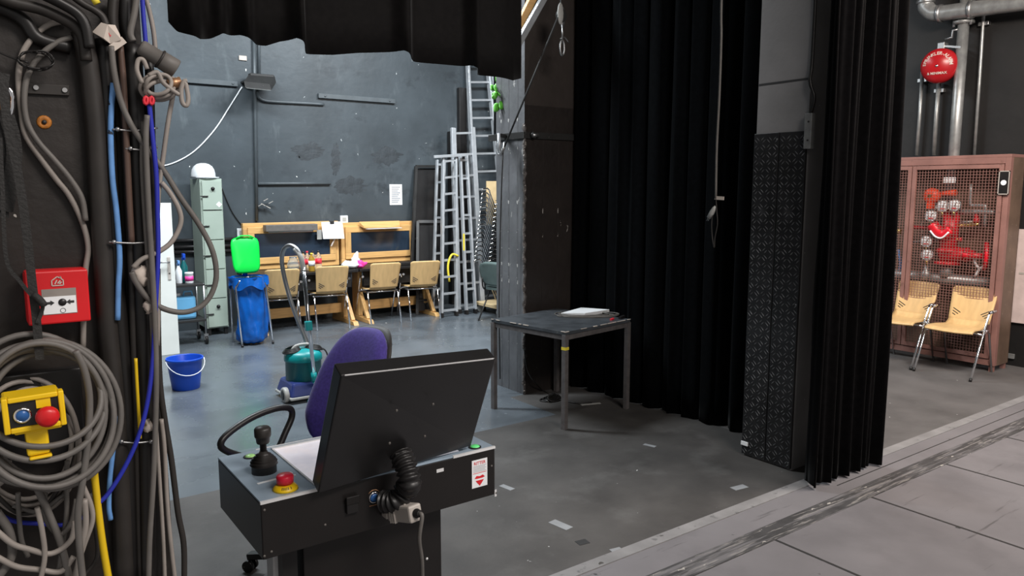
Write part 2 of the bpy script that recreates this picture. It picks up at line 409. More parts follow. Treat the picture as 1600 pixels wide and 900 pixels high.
# ================================================================== SETTING
ZC = 5.6
def sbox(name, lo, hi, m): return struct(MB().box(lo, hi).build(name, m))
sbox('floor', (-1.6, -3.0, -.1), (8.6, 2.56, 0), M_stage)
sbox('floor', (-1.6, 2.56, -.1), (4.55, 4.57, 0), M_floormat)
sbox('floor', (4.55, 2.56, -.1), (8.6, 4.57, 0), M_floorwing)
sbox('floor', (3.73, 4.57, -.1), (8.6, 5.2, 0), M_floormat)
sbox('floor', (-1.6, 4.57, -.1), (3.73, 5.2, 0), M_floorrear)
sbox('floor', (-1.6, 5.2, -.1), (8.6, 10.15, 0), M_floorrear)
struct(MB().box((-1.6, 2.525, 0), (8.6, 2.60, .004)).build('trim_1', M_strip))
# worn slot in the stage boards and the joints between the boards
struct(MB().box((-1.6, 2.205, 0), (8.6, 2.335, .0025)).build('trim_2', M_track))
j = MB()
for x in (1.5, 2.38, 3.27, 4.2, 5.12, 6.05, 6.95): j.box((x-.008, 1.0, 0), (x+.008, 2.205, .0012))
j.box((-1.6, 1.18, 0), (8.6, 1.2, .0012)); j.box((4.2, 2.42, 0), (8.6, 2.427, .0012))
struct(j.build('trim_3', M_tapedark))
sbox('wall_back', (-1.6, 10.15, 0), (8.6, 10.35, ZC), M_wallback)
sbox('wall_right', (8.6, -3.0, 0), (8.8, 10.35, ZC), M_black)
sbox('wall_side', (-1.8, 1.6, 0), (-1.6, 10.35, ZC), M_black)
sbox('wall_left', (-1.6, 1.55, 0), (.285, 2.0, ZC), M_wallbrown)
sbox('ceiling', (-1.8, -3.0, ZC), (8.8, 10.35, ZC+.1), M_ceil)
# column between the rear area and the black drape
c = MB()
c.box((3.88, 5.2, 0), (4.5, 5.62, 2.5)).box((3.88, 5.2, 2.5), (4.5, 5.62, ZC))
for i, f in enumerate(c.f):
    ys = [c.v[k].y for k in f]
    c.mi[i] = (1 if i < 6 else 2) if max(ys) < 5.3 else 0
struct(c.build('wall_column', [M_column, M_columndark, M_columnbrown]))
e = MB(); zz = 0.0; P = []
while zz < 2.35:
    P.append(V(3.885+random.uniform(-.006, .006), 5.205+random.uniform(-.006, .006), zz)); zz += .035
e.tube(P, lambda t: .010+.008*math.sin(t*97)**2+.004*math.sin(t*301), 7)
struct(e.build('trim_4', M_chipped))
for y in (5.30, 5.43, 5.54): struct(MB().box((3.8785, y-.008, 0), (3.8805, y+.008, 3.0)).build('trim_7', M_drip))
for x in (4.08, 4.25): struct(MB().box((x-.006, 5.1985, 0), (x+.006, 5.2005, 2.2)).build('trim_7', M_dripdark))
# pier with the tread plates
struct(MB().box((4.195, 2.74, 0), (4.62, 3.11, ZC)).build('wall_pier', M_conc))
zs = aX(1230, 127, 4.19).z
struct(MB().box((4.192, 2.745, zs-.006), (4.196, 3.105, zs+.006)).build('trim_5', M_blackink))

def tread(y0, y1, z0, z1, X, label):
    t = thing('tread_plate', label, 'metal plate', (X, (y0+y1)/2, z0), 'tread plates on the pier')
    MB().box((X, y0, z0), (X+.02, y1, z1)).build('plate', M_tread, t, bevel=.002)
    b = MB(); cell = .047
    ny = max(1, int(round((y1-y0)/cell))); cy = (y1-y0)/ny; nz = int((z1-z0)/cell)
    for i in range(nz):
        for k in range(ny):
            cc = V(X, y0+(k+.5)*cy, z0+(i+.6)*cell); s = 1 if (i+k) % 2 else -1
            d = V(0, s, 1).normalized(); w = V(0, 1, -s).normalized()
            for off in (-.0095, .0095):
                p = cc+w*off; L = .0185; q = .0036; h = V(-.003, 0, 0)
                b.add([p-d*L, p-w*q, p+d*L, p+w*q, p-d*L*.6+h, p+d*L*.6+h], [(0, 4, 5, 2, 1), (0, 3, 2, 5, 4)])
    r = b.build('raised_pattern', M_treadwornlit, t)
    for z in (z0+.04, (z0+z1)/2, z1-.04):
        MB().cyl((X-.004, y0+.012, z), (X, y0+.012, z), .005, n=8).build('screw', M_steel, t)
    return t
tread(2.928, 3.112, .012, 2.15, 4.175, 'black tread plate on the grey pier, the half next to the hanging drape')
tread(2.738, 2.922, .012, 2.15, 4.175, 'black tread plate on the grey pier, the half next to the bunched curtain')
t = thing('junction_box', 'small grey metal junction box at the edge of the grey pier above the tread plates', 'junction box', (4.17, 2.69, 2.06))
MB().box((4.15, 2.69, 2.04), (4.19, 2.738, 2.25)).build('housing', M_galv, t, bevel=.003)
for z in (2.09, 2.2): MB().cyl((4.147, 2.71, z), (4.152, 2.71, z), .006).build('screw', M_blackink, t)
MB().tube([(4.17, 2.71, 2.25), (4.165, 2.69, 2.34), (4.16, 2.72, 2.44), (4.18, 2.725, 2.6), (4.18, 2.725, 3.4)], .011, 8, smooth=6).build('cable', M_cabledk, t)

# ================================================================== CURTAINS
def fold(s, sharp=1.0):
    return math.sin(s)+.28*math.sin(2.13*s+.7)+.16*math.sin(.47*s+2)
def drape(name, label, a, b, z0, z1, nf, amp, m, nseg, seed=0, hem=None, th=.006, jig=1.0, group=None, nv=26):
    a = Vector(a); b = Vector(b); L = (b-a); n = V(-L.y, L.x, 0).normalized()
    def fn(u, v):
        zb = hem(u) if hem else z0
        z = lerp(zb, z1, v)
        s = 2*math.pi*nf*(u+.012*math.sin(9*u+seed))+seed
        ss = s+.22*math.sin(z*.9+seed)*jig+.5*math.sin(.37*s)
        w = (1-1.9*abs(math.sin(ss/2))**.62)*amp*(1.0+.15*math.sin(z*1.3+u*7)+.3*math.sin(1.7*s+seed))
        w += .006*math.sin(s*1.7+z*.5)
        return a+L*(u+.006*math.sin(s*1.4)*jig)+n*w+V(0, 0, z)
    o = MB().sheet(fn, nseg, nv, th).build(name, m, org=((a+b)/2)+V(0, 0, z0))
    return tag(o, label, 'curtain', group)
drape('drape', 'wide black drape hanging in folds between the column and the tread-plated pier', (4.40, 5.62, 0), (4.60, 2.98, 0), .004, ZC-.02, 12.5, .045, M_velvetb, 380, 1.1)
drape('gathered_curtain', 'tall black velvet curtain gathered in tight folds in front of the grey pier', (4.02, 2.53, 0), (4.765, 2.50, 0), .015, ZC-.02, 6.5, .058, M_velvet, 260, 2.2, jig=.5)
hp = [(262, 35), (275, 50), (292, 57), (310, 63), (330, 60), (345, 54), (372, 56), (385, 64), (400, 71), (415, 72), (435, 66), (455, 63), (466, 74), (476, 85), (520, 86), (560, 83), (620, 82), (632, 90), (645, 97), (690, 101), (728, 104), (738, 117), (775, 122), (800, 126), (816, 122)]
VY = 4.4
HX = [aY(x, y, VY).x for x, y in hp]; HZ = [aY(x, y, VY).z for x, y in hp]
def hemz(u):
    x = lerp(HX[0], HX[-1], u); return float(np.interp(x, HX, HZ))
def val(u, v):
    x = lerp(HX[0], HX[-1], u); z = lerp(hemz(u), ZC-.02, v)
    px = np.interp(x, HX, [p[0] for p in hp])
    d = 0
    for c0, w0, a0 in ((300, 18, .07), (345, 12, .06), (383, 14, .08), (462, 10, .10), (540, 40, .03), (626, 12, .10), (690, 30, .03), (733, 7, .10), (780, 25, .03)):
        d += a0*math.exp(-((px-c0)/w0)**2)
    return V(x, VY-d*(1+.1*math.sin(z*3+x*4))-.02*math.sin(x*9), z)
tag(MB().sheet(val, 260, 16, .006).build('valance', M_valance, org=((HX[0]+HX[-1])/2, VY, 2.55)), 'black velvet border hanging from above with a wavy lower hem', 'curtain')

# ================================================================== LEFT PILLAR: CABLES AND CONTROLS
YW = 1.55
def wp(p, off):     # a point on (off in front of) the face of the cable wall
    return aY(p[0], p[1], YW-off-(p[2] if len(p) > 2 else 0))
def cab(name, label, cat, m, r, pts, off=None, n=8, sm=6, group=None):
    off = r+.001 if off is None else off
    o = MB().tube([wp(p, off) for p in pts], r, n, smooth=sm).build(name, m)
    return tag(o, label, cat, group)
cab('rubber_hose', 'thick black rubber hose running down the cable wall beside the red fire alarm box', 'hose', M_cablemid, .0175, [(128, 50), (140, 110), (150, 200), (156, 300), (162, 400), (170, 520), (180, 620), (188, 740), (196, 910)])
cab('cable', 'thick grey-brown cable bending over at the top left into the black hose', 'cable', M_cablemid, .0095, [(-10, -8), (20, 4), (62, 14), (95, 28), (118, 42), (130, 60), (135, 95)], .034)
cab('cable', 'thick dark cable curving beneath the frame top just right of the grey-brown one', 'cable', M_cabledk, .009, [(60, -12), (95, 5), (122, 22), (134, 42), (140, 75)], .05)
cab('cable', 'black cable curving in from the upper left corner under the thick grey-brown cable', 'cable', M_cabledk, .012, [(-12, 8), (15, 18), (40, 34), (60, 60), (110, 75)], .012)
cab('cable', 'grey cable at the top edge running down to the yellow tag', 'cable', M_cablemid, .006, [(108, -10), (130, 6), (148, 16), (160, 26), (166, 40)], .045)
cab('conduit', 'black pipe below the white tape flag, first to the right of the rubber hose', 'pipe', M_cabledk, .0135, [(160, 62), (166, 150), (174, 300), (184, 450), (192, 560), (200, 700), (206, 910)])
cab('conduit', 'black conduit below the grey plug connector', 'pipe', M_cabledk, .0165, [(206, 70), (210, 180), (216, 320), (222, 470), (226, 600), (229, 740), (232, 910)])
cab('conduit', 'thin black conduit at the corner edge of the cable wall', 'pipe', M_cabledk, .008, [(233, 90), (236, 220), (240, 380), (242, 520), (244, 700), (246, 910)])
cab('conduit', 'thin black conduit between the two thick black pipes', 'pipe', M_cablemid, .007, [(190, 110), (196, 240), (204, 400), (210, 560), (214, 720), (219, 910)], .018)
cab('cable', 'light blue cable lying along the black pipes', 'cable', M_cableblue, .0048, [(177, 130), (174, 170), (173, 215), (176, 280), (182, 330), (187, 400), (185, 450), (184, 500)], .034)
cab('cable', 'light blue cable end showing beneath the large grey coil', 'cable', M_cableblue, .0045, [(182, 650), (177, 700), (172, 745), (170, 790), (173, 812)], .034)
cab('cable', 'reddish brown cable running down from the white tape flag', 'cable', M_cablebr, .0055, [(188, 72), (193, 130), (196, 190), (199, 250), (202, 310), (206, 380)], .036)
cab('cable', 'long grey cable swinging in a wide loop past the locker', 'cable', M_cable, .0052, [(174, 72), (178, 110), (188, 155), (205, 195), (232, 235), (258, 270), (283, 310), (312, 352), (332, 392), (338, 430), (330, 460), (312, 480), (285, 488), (255, 482), (230, 465), (212, 440), (206, 425)], .05)
cab('cable', 'beige cable looping in front of the white door panel', 'cable', M_cablelt, .0045, [(252, 285), (266, 302), (280, 328), (282, 350), (268, 378), (245, 395), (222, 405), (208, 418)], .055)
cab('cable', 'deep blue cable running down and across behind the yellow cable', 'cable', M_cablenavy, .0042, [(233, 160), (238, 210), (244, 270), (246, 330), (247, 400), (243, 480), (239, 560), (231, 625), (217, 680), (196, 728), (170, 770), (148, 792)], .058)
cab('cable', 'deep blue cable crossing behind the tangle at the lower left', 'cable', M_cablenavy, .004, [(-5, 802), (25, 815), (60, 818), (100, 820), (135, 806)], .012)
cab('cable', 'deep blue cable at the top corner edge of the cable wall', 'cable', M_cablenavy, .004, [(222, -10), (224, 25), (227, 60), (229, 90)], .03)
cab('cable', 'black cable hanging outside the corner edge towards the floor', 'cable', M_cablemid, .0055, [(246, 420), (247, 520), (250, 600), (258, 660), (268, 720), (278, 800), (287, 850), (288, 910)], .03)
cab('cable', 'white cable hanging at the lower corner edge', 'cable', M_cablelt, .0035, [(242, 640), (246, 700), (250, 760), (255, 840), (258, 910)], .045)
cab('cable', 'beige cable hanging at the lower corner edge beside the white one', 'cable', M_cablelt, .004, [(252, 655), (257, 700), (261, 780), (266, 840), (274, 910)], .04)
cab('cable', 'grey cable running down the corner edge in front of the thin conduit', 'cable', M_cable, .005, [(230, 180), (228, 220), (232, 320), (238, 420), (243, 520), (244, 620), (240, 740), (234, 840), (232, 910)], .06)
cab('cable', 'beige cable falling from the tied bunch to the corner edge', 'cable', M_cablelt, .0042, [(270, 150), (262, 195), (255, 245), (248, 300), (245, 380), (247, 470), (246, 540)], .05)
cab('cable', 'thin beige cable beside the deep blue one below the red clip', 'cable', M_cable, .004, [(224, 190), (222, 250), (226, 330), (232, 420), (238, 520), (240, 600)], .045)
cab('cable', 'yellow cable descending beside the grey coil', 'cable', M_cableyel, .0062, [(146, 725), (150, 765), (155, 810), (162, 860), (171, 912)], .06)
cab('cable', 'thin yellow cable among the black pipes', 'cable', M_cableyel, .003, [(212, 560), (214, 600), (217, 650), (219, 685)], .04)
cab('cable', 'light grey cable with its upper end curling left of the wire tie', 'cable', M_cablelt, .0048, [(103, 33), (78, 38), (58, 52), (40, 74), (32, 95), (29, 125), (33, 170), (40, 210), (62, 245), (88, 280), (108, 305), (128, 345), (138, 385), (134, 420), (131, 470), (130, 545)], .012)
cab('cable', 'light grey cable passing through the wire tie beside the first one', 'cable', M_cable, .0048, [(112, 58), (90, 66), (68, 82), (50, 104), (40, 130), (38, 165), (44, 195), (60, 222), (85, 250), (110, 280), (128, 310), (134, 345)], .02)
cab('cable', 'light grey cable at the top right of the cable wall', 'cable', M_cablelt, .0042, [(226, -10), (234, 20), (240, 50), (243, 80)], .02)
cab('cable', 'tan cable running up from the white tape flag to the top edge', 'cable', M_cable, .0055, [(214, -10), (210, 20), (204, 50), (208, 64)], .05)
cab('cable', 'dark cable next to the tan one at the top edge', 'cable', M_cablemid, .009, [(178, -10), (176, 30), (180, 65)], .03)
cab('cable', 'thick dark cable at the top edge right of the yellow tag', 'cable', M_cabledk, .012, [(195, -10), (196, 30), (202, 70)], .02)
# wire tie
b = MB(); rnd = random.Random(3)
c0 = wp((56, 95), .028)
for k in range(5):
    pts = [c0+V(.022*math.cos(a+k)*(1+.2*rnd.random()), -.004*k+.004*math.sin(3*a), .013*math.sin(a+k)*(1+.3*rnd.random())) for a in np.linspace(0, 5.2, 9)]
    b.tube(pts, .0013, 6, smooth=4)
b.tube([wp((-5, 80), .02), wp((18, 90), .024), wp((45, 98), .03)], .0016, 6, smooth=4)
tag(b.build('wire_tie', M_cabledk), 'twisted black wire tie around the two light grey cables', 'wire')
# bracket with two screws
t = thing('wall_bracket', 'flat grey metal strip with two screws on the cable wall', 'bracket', wp((75, 140), 0))
q = [wp((28, 130), 0), wp((108, 134), 0), wp((108, 150), 0), wp((28, 146), 0)]
MB().hexa([q[3], q[2], q[1], q[0]]+[v+V(0, -.006, 0) for v in (q[3], q[2], q[1], q[0])]).build('strip', M_cablemid, t, bevel=.001)
for x in ((56, 137), (101, 141)): p = wp(x, .006); MB().cyl(p, p+V(0, -.003, 0), .005, .004, 12).build('screw', M_steel, t)
p = wp((69, 191), 0)
t = thing('wall_plug', 'rusty orange wall plug with a bolt hole in the cable wall', 'wall plug', p)
MB().lathe([(.012, 0), (.0105, .002), (.006, .003), (.004, .001)], p, (0, -1, 0), 14).build('ring', M_orange, t)
MB().ball(p+V(0, -.003, 0), .004, 8, 6).build('bolt', M_blackink, t)
# carabiner and webbing
t = thing('carabiner', 'metal carabiner at the left edge above the webbing strap', 'carabiner', wp((12, 160), .02))
MB().tube([wp((12+8*math.cos(a), 160+22*math.sin(a)), .03) for a in np.linspace(0, 2*math.pi, 17)[:-1]], .0035, 8, closed=True).build('body', M_chrome, t)
MB().cyl(wp((4, 150), .03), wp((5, 172), .03), .0055, n=10).build('gate_sleeve', M_copper, t)
b = MB()
def ribbon(b, pts, w, th, off):
    P = crom([wp(p, off) for p in pts], 6)
    for p, q in zip(P, P[1:]): b.bar(p, q, w, th, up=(0, 1, 0))
b = MB(); ribbon(b, [(8, 115), (6, 140), (10, 180), (16, 215), (26, 260), (36, 320), (44, 385), (50, 440), (57, 500), (61, 548), (62, 562)], .013, .003, .075)
ribbon(b, [(0, 215), (4, 300), (10, 405), (30, 438), (50, 462), (66, 474), (64, 490), (58, 505)], .006, .003, .078)
b.tube([wp((52, 460), .085), wp((62, 468), .09), wp((70, 478), .09)], .006, 7, smooth=3)
tag(b.build('webbing_strap', M_strap), 'black webbing strap hanging past the red fire alarm box and holding the grey coil', 'strap')
b = MB(); ribbon(b, [(10, 180), (20, 215), (22, 250), (14, 300), (8, 330)], .022, .003, .05); ribbon(b, [(4, 190), (0, 260), (4, 340)], .018, .003, .046)
tag(b.build('webbing_sling', M_strap), 'dark looped webbing sling hanging from the carabiner', 'strap')
# white tape flag
b = MB()
q = [(144, 50), (158, 35), (168, 38), (180, 39), (187, 53), (190, 62), (176, 73), (172, 68), (162, 60)]
P = [wp(p, .045+.006*((i*7) % 3)) for i, p in enumerate(q)]
n = len(P); b.add(P+[p+V(0, .002, 0) for p in P], [list(range(n)), list(range(n, 2*n))[::-1]]+[(i, i+n, (i+1) % n+n, (i+1) % n) for i in range(n)])
b.bar(wp((174, 76), .052), wp((194, 62), .052), .012, .002, (0, 1, 0))
t = tag(b.build('tape_flag', M_cream), 'crumpled cream tape flag with red pen marks tied around the cables', 'tape')
cc = wp((168, 54), .0545)
MB().text('E V', .011, lambda x, y: cc+V(x, 0, y)).build('pen_marks', M_redink, t)
# grey plug connector pointing right
t = thing('plug_connector', 'grey cylindrical plug connector sticking out beside the cable wall', 'connector', wp((215, 70), .03))
p, q = wp((218, 72), .05), wp((275, 108), .05); d = q-p
MB().lathe([(.010, 0), (.0135, .004), (.0145, d.length*.55), (.0165, d.length*.57), (.0175, d.length*.98), (.016, d.length), (.013, d.length), (.013, d.length*.9)], p, d, 18).build('shell', M_cable, t)
MB().lathe([(.0152, d.length*.52), (.0176, d.length*.53), (.0176, d.length*.58), (.015, d.length*.59)], p, d, 18).build('ring', M_cablemid, t)
# tied bunch of beige cable
b = MB(); rnd = random.Random(5)
for k in range(5):
    cx, cy, rx, ry = 247+rnd.uniform(-4, 6), 135+rnd.uniform(-6, 6), 28-2*k, 15+rnd.uniform(-3, 4)
    b.tube([wp((cx+rx*math.cos(a), cy+ry*math.sin(a)-.12*rx*math.cos(a)), .045+.006*k+.006*math.sin(2*a)) for a in np.linspace(0, 2*math.pi, 13)[:-1]], .0038, 7, closed=True, smooth=3)
b.tube([wp(p, .075) for p in [(222, 130), (214, 110), (216, 94), (224, 94), (230, 108)]], .004, 7, smooth=5)
b.tube([wp(p, .075) for p in [(232, 118), (246, 113), (254, 128), (268, 140), (280, 148)]], .004, 7, smooth=5)
b.tube([wp(p, .075) for p in [(292, 126), (287, 128), (283, 142), (285, 160), (291, 165), (294, 155), (291, 135), (288, 128)]], .0042, 7, smooth=5)
tag(b.build('cable_bunch', M_cablelt), 'small tied bunch of beige cable at the corner below the grey plug connector', 'cable')
p, q = wp((262, 132), .06), wp((282, 128), .06)
tag(MB().cyl(p, q, .0085, .0095, 14).build('cable_plug', M_copper), 'short brown plug sleeve inside the beige cable bunch', 'plug')
b = MB()
p = wp((232, 157), .06)
for dx in (-4, 5): b.tube([wp((232+dx+3*math.cos(a), 157+6*math.sin(a)), .064) for a in np.linspace(0, 2*math.pi, 9)[:-1]], .0028, 6, closed=True)
tag(b.build('cable_clip', M_redlabel), 'tiny red clip on the deep blue cable', 'clip')
cab('cable_tag', 'yellow tag stuck among the cables at the top edge', 'tag', M_yellowtag, .006, [(146, -4), (152, 6)], .05, sm=0)
# clamps across the pipes and chipped plaster
for x0, x1, y, lab in ((170, 250, 378, 'thin wire clamp across the pipes above the chipped plaster'), (196, 246, 232, 'thin metal band around the conduits level with the curved white cable'), (176, 246, 172+30, 'metal band around the conduits below the red clip'), (182, 246, 690, 'wire band around the pipes level with the lower coil turns')):
    b = MB(); b.tube([wp(p, .04) for p in ((x0, y), ((x0+x1)/2, y+2), (x1, y-2))], .0018, 6, smooth=4); b.ball(wp((x0+8, y), .043), .004, 8, 6); b.ball(wp((x1-10, y), .043), .0045, 8, 6)
    tag(b.build('pipe_clamp', M_steel), lab, 'clamp')
for (x, y, w, h, lab) in ((219, 430, 15, 18, 'lump of bare plaster showing between the conduits at loop height'), (231, 480, 6, 12, 'small lump of bare plaster below the larger one'), (231, 665, 7, 10, 'chipped plaster lump low on the corner edge')):
    b = MB(); p = wp((x, y), .038); b.ball(p, (w/760*.8, .016, h/760*.8), 10, 8)
    for v in b.v: v += V(random.uniform(-.004, .004), random.uniform(-.003, .003), random.uniform(-.004, .004))
    tag(b.build('plaster_lump', M_cream), lab, 'plaster')

# fire alarm call point
fa = wp((82, 505), 0)
t = thing('fire_alarm_box', 'red fire alarm call point with arrows and a black button on the cable wall', 'fire alarm', fa)
A, B_, C_, D_ = wp((34, 420), 0), wp((133, 415), 0), wp((133, 495), 0), wp((38, 503), 0)
x0, x1, z0, z1 = A.x, B_.x-.001, C_.z-.002, B_.z-.001
dY = -.042
MB().box((x0, YW+dY, z0), (x1, YW, z1)).build('housing', M_red, t, bevel=.006)
xf0, xf1 = x0-.001, x1+.001
MB().box((x0+.001, YW+dY-.006, z0+.001), (x1-.001, YW+dY+.002, z1-.001)).build('front_cover', M_red, t, bevel=.003)
yf = YW+dY-.006
w = x1-x0; h = z1-z0
lx0, lx1, lz0, lz1 = x0+.24*w, x0+.78*w, z0+.19*h, z0+.66*h
MB().box((lx0, yf-.0006, lz0), (lx1, yf+.001, lz1)).build('recess', M_cablelt, t)
lb = MB().box((lx0+.001, yf-.0012, lz0+.001), (lx1-.001, yf, lz0+.70*(lz1-lz0))).build('label_plate', M_white, t)
cx = (lx0+lx1)/2+.004; cz = lz0+.46*(lz1-lz0)
MB().lathe([(.0065, 0), (.006, .0015), (0, .002)], (cx, yf-.001, cz), (0, -1, 0), 16).build('button', M_blackpl, t)
b = MB()
for s, ox in ((1, lx0+.006), (-1, lx1-.004)):
    F = lambda u, v: V(ox+s*u, yf-.0018, cz+v)
    b.prism([(0, -.002), (.006, -.002), (.006, -.0045), (.012, 0), (.006, .0045), (.006, .002), (0, .002)], F, (0, .0006, 0))
b.tube([V(cx+.004*math.cos(a), yf-.0016, lz0+.006+.004*math.sin(a)) for a in np.linspace(0, 6.28, 11)[:-1]], .0004, 5, closed=True)
b.build('arrows', M_blackink, lb)
b = MB(); F = lambda u, v: V(x0+.5*w+u*.0085, yf-.0008, z0+.80*h+v*.0085)
P = [(-1, -.9), (-1, .15), (0, .9), (.45, .6), (.55, .95), (.7, .4), (1, .15), (1, -.9)]
for a_, b__ in zip(P, P[1:]+P[:1]): b.bar(F(*a_), F(*b__), .0016, .0008, (0, 1, 0))
b.bar(F(-.5, -.6), F(-.1, .2), .0018, .0008, (0, 1, 0)); b.bar(F(.0, -.5), F(.5, .1), .002, .0008, (0, 1, 0)); b.bar(F(.3, -.6), F(.7, -.2), .002, .0008, (0, 1, 0))
b.build('house_symbol', M_cream, t)

# grey cable coil
t = thing('cable_coil', 'large coil of grey cable hanging around the yellow pendant control', 'cable', wp((75, 765), .05))
b = MB()
turns = [(76, 648, 113, 116, .07, .10), (73, 645, 104, 112, .075, .11), (66, 642, 98, 106, .08, .12), (70, 652, 108, 110, .065, .13), (60, 628, 104, 92, .05, .135), (62, 622, 96, 76, .06, .14), (50, 640, 112, 118, .06, .105), (78, 650, 100, 100, .05, .10)]
for (cx, cy, rx, ry, d0, d1) in turns:
    b.tube([wp((cx+rx*math.cos(a), cy+ry*math.sin(a)), lerp(d0, d1, .5+.5*math.sin(a))) for a in np.linspace(0, 2*math.pi, 29)[:-1]], .0054, 8, closed=True, smooth=2)
b.build('loops', M_cable, t)
b = MB().tube([wp(p, .12) for p in [(118, 548), (130, 572), (138, 605), (140, 640), (136, 700), (128, 760), (122, 800), (124, 850), (130, 912)]], .0056, 8, smooth=6); b.build('tail', M_cable, t)
t = thing('inner_cable_coil', 'smaller coil of lighter grey cable behind the yellow pendant control', 'cable', wp((45, 790), .03))
b = MB()
for (cx, cy, rx, ry) in ((40, 690, 82, 100), (38, 688, 74, 92), (46, 700, 78, 104), (50, 705, 70, 98)):
    b.tube([wp((cx+rx*math.cos(a), cy+ry*math.sin(a)), .03+.01*math.sin(a*2+cx)) for a in np.linspace(0, 2*math.pi, 25)[:-1]], .0045, 7, closed=True, smooth=2)
b.build('loops', M_cablelt, t)
# tangle below
tang = [([(55, 755), (75, 800), (95, 850), (110, 912)], .006, M_cable, .08, 'thick grey cable slanting down through the tangle below the coil'),
        ([(130, 760), (142, 790), (144, 815), (132, 850), (122, 880), (112, 912)], .0045, M_cablelt, .07, 'light cable bulging to the right in the tangle below the coil'),
        ([(70, 770), (70, 800), (78, 822), (95, 835), (112, 815), (120, 780)], .0045, M_cable, .06, 'grey cable forming a hanging loop below the coil'),
        ([(-5, 830), (20, 850), (45, 858), (80, 865), (110, 845), (118, 815)], .005, M_cablelt, .085, 'light cable sagging in a long curve at the lower left'),
        ([(-5, 870), (25, 885), (60, 890), (95, 893), (115, 870)], .005, M_cablelt, .08, 'lowest light cable sagging near the bottom left corner'),
        ([(58, 793), (66, 830), (70, 870), (62, 912)], .0042, M_cablelt, .09, 'pale cable hanging straight down at the bottom left'),
        ([(-5, 800), (14, 830), (18, 870), (-5, 905)], .007, M_cable, .07, 'thick pale cable curving at the left edge near the bottom'),
        ([(-5, 760), (10, 745), (14, 720)], .0045, M_cablelt, .05, 'short grey cable end at the left edge below the coil'),
        ([(105, 720), (104, 760), (104, 800), (98, 850), (92, 890)], .0042, M_cable, .05, 'grey cable hanging behind the tangle'),
        ([(28, 770), (30, 810), (34, 845), (44, 870)], .004, M_cable, .05, 'thin grey cable behind the left part of the tangle'),
        ([(140, 770), (150, 830), (152, 870), (135, 895), (125, 905)], .004, M_cablemid, .03, 'dark thin cable beside the yellow cable at the bottom'),
        ([(132, 780), (134, 820), (126, 860), (118, 912)], .005, M_cablelt, .095, 'light cable falling straight beside the coil tail'),
        ([(20, 790), (60, 800), (90, 780), (105, 770)], .0038, M_cable, .045, 'thin grey cable crossing behind the coil bottom'),
        ([(-5, 775), (30, 802), (70, 792), (100, 750)], .0038, M_cablemid, .04, 'thin dark cable crossing low behind the coil')]
for pts, r, m, off, lab in tang: cab('cable', lab, 'cable', m, r, pts, off, group=None)
tag(MB().box((wp((-30, 640), 0).x, YW-.028, wp((0, 720), 0).z), (wp((128, 640), 0).x, YW, wp((0, 584), 0).z)).build('backing_box', M_blackpl, bevel=.003), 'flat black box on the wall behind the cable coil', 'box')

# yellow pendant control
pc = aY(58, 740, 1.40)
t = thing('pendant_control', 'yellow pendant control box with red mushroom button hanging in the grey coil', 'control box', pc)
R = Matrix.Rotation(math.radians(-1.5), 4, 'Y')     # tilted in the wall plane
c0 = aY(54, 645, 1.40)
TM = Matrix.Translation(c0) @ R
S = 1.40/1180*.79
hw, hh = 47*S*.97, 31*S
def pbox(lo, hi): return [TM @ V(*p) for p in ((lo[0], lo[1], lo[2]), (hi[0], lo[1], lo[2]), (hi[0], hi[1], lo[2]), (lo[0], hi[1], lo[2]), (lo[0], lo[1], hi[2]), (hi[0], lo[1], hi[2]), (hi[0], hi[1], hi[2]), (lo[0], hi[1], hi[2]))]
MB().hexa(pbox((-hw*.96, .008, -hh*.9), (hw*.88, .06, hh*.98))).build('housing', M_yellow, t, bevel=.004)
b = MB(); fr = .0085
for lo, hi in (((-hw, 0, -hh), (-hw+fr, .02, hh)), ((hw-fr, 0, -hh), (hw, .02, hh)), ((-hw+fr, 0, hh-fr), (hw-fr, .02, hh)), ((-hw+fr, 0, -hh), (hw-fr, .02, -hh+fr))): b.hexa(pbox(lo, hi))
b.build('rim', M_yellow, t, bevel=.002)
fp = MB().hexa(pbox((-hw+fr, .004, -hh+fr), (hw-fr, .012, hh-fr))).build('face_plate', M_blackpl, t)
MB().hexa(pbox((hw*.08, .0025, hh*.2), (hw*.55, .005, hh-fr))).build('button_label', M_yellow, fp)
F = lambda x, y, z: TM @ V(x, y, z)
ax = F(0, -1, 0)-F(0, 0, 0)
bt = MB().lathe([(.0125, 0), (.0125, .004), (.0095, .005), (.0095, .003)], F(-hw*.38, .004, -hh*.05), ax, 20).build('push_button', M_chrome, t)
MB().lathe([(.0093, 0), (.0093, .0038), (0, .0042)], F(-hw*.38, .004, -hh*.05), ax, 20).build('button_face', M_sockblue, bt)
MB().lathe([(.010, 0), (.010, .009), (.0155, .011), (.0172, .017), (.0158, .024), (.010, .028), (0, .029)], F(hw*.38, .004, -hh*.22), ax, 24).build('mushroom_button', M_red, t)
MB().hexa(pbox((-.016, .01, -hh*2.55), (.016, .035, -hh*1.0))).build('handle', M_yellow, t, bevel=.004)
MB().hexa(pbox((-.030, .004, -hh*1.14), (.036, .03, -hh*.98))).build('handle_collar', M_yellow, t, bevel=.003)
MB().hexa(pbox((-.014, .006, -hh*2.75), (.018, .03, -hh*2.58))).build('handle_foot', M_yellow, t, bevel=.003)

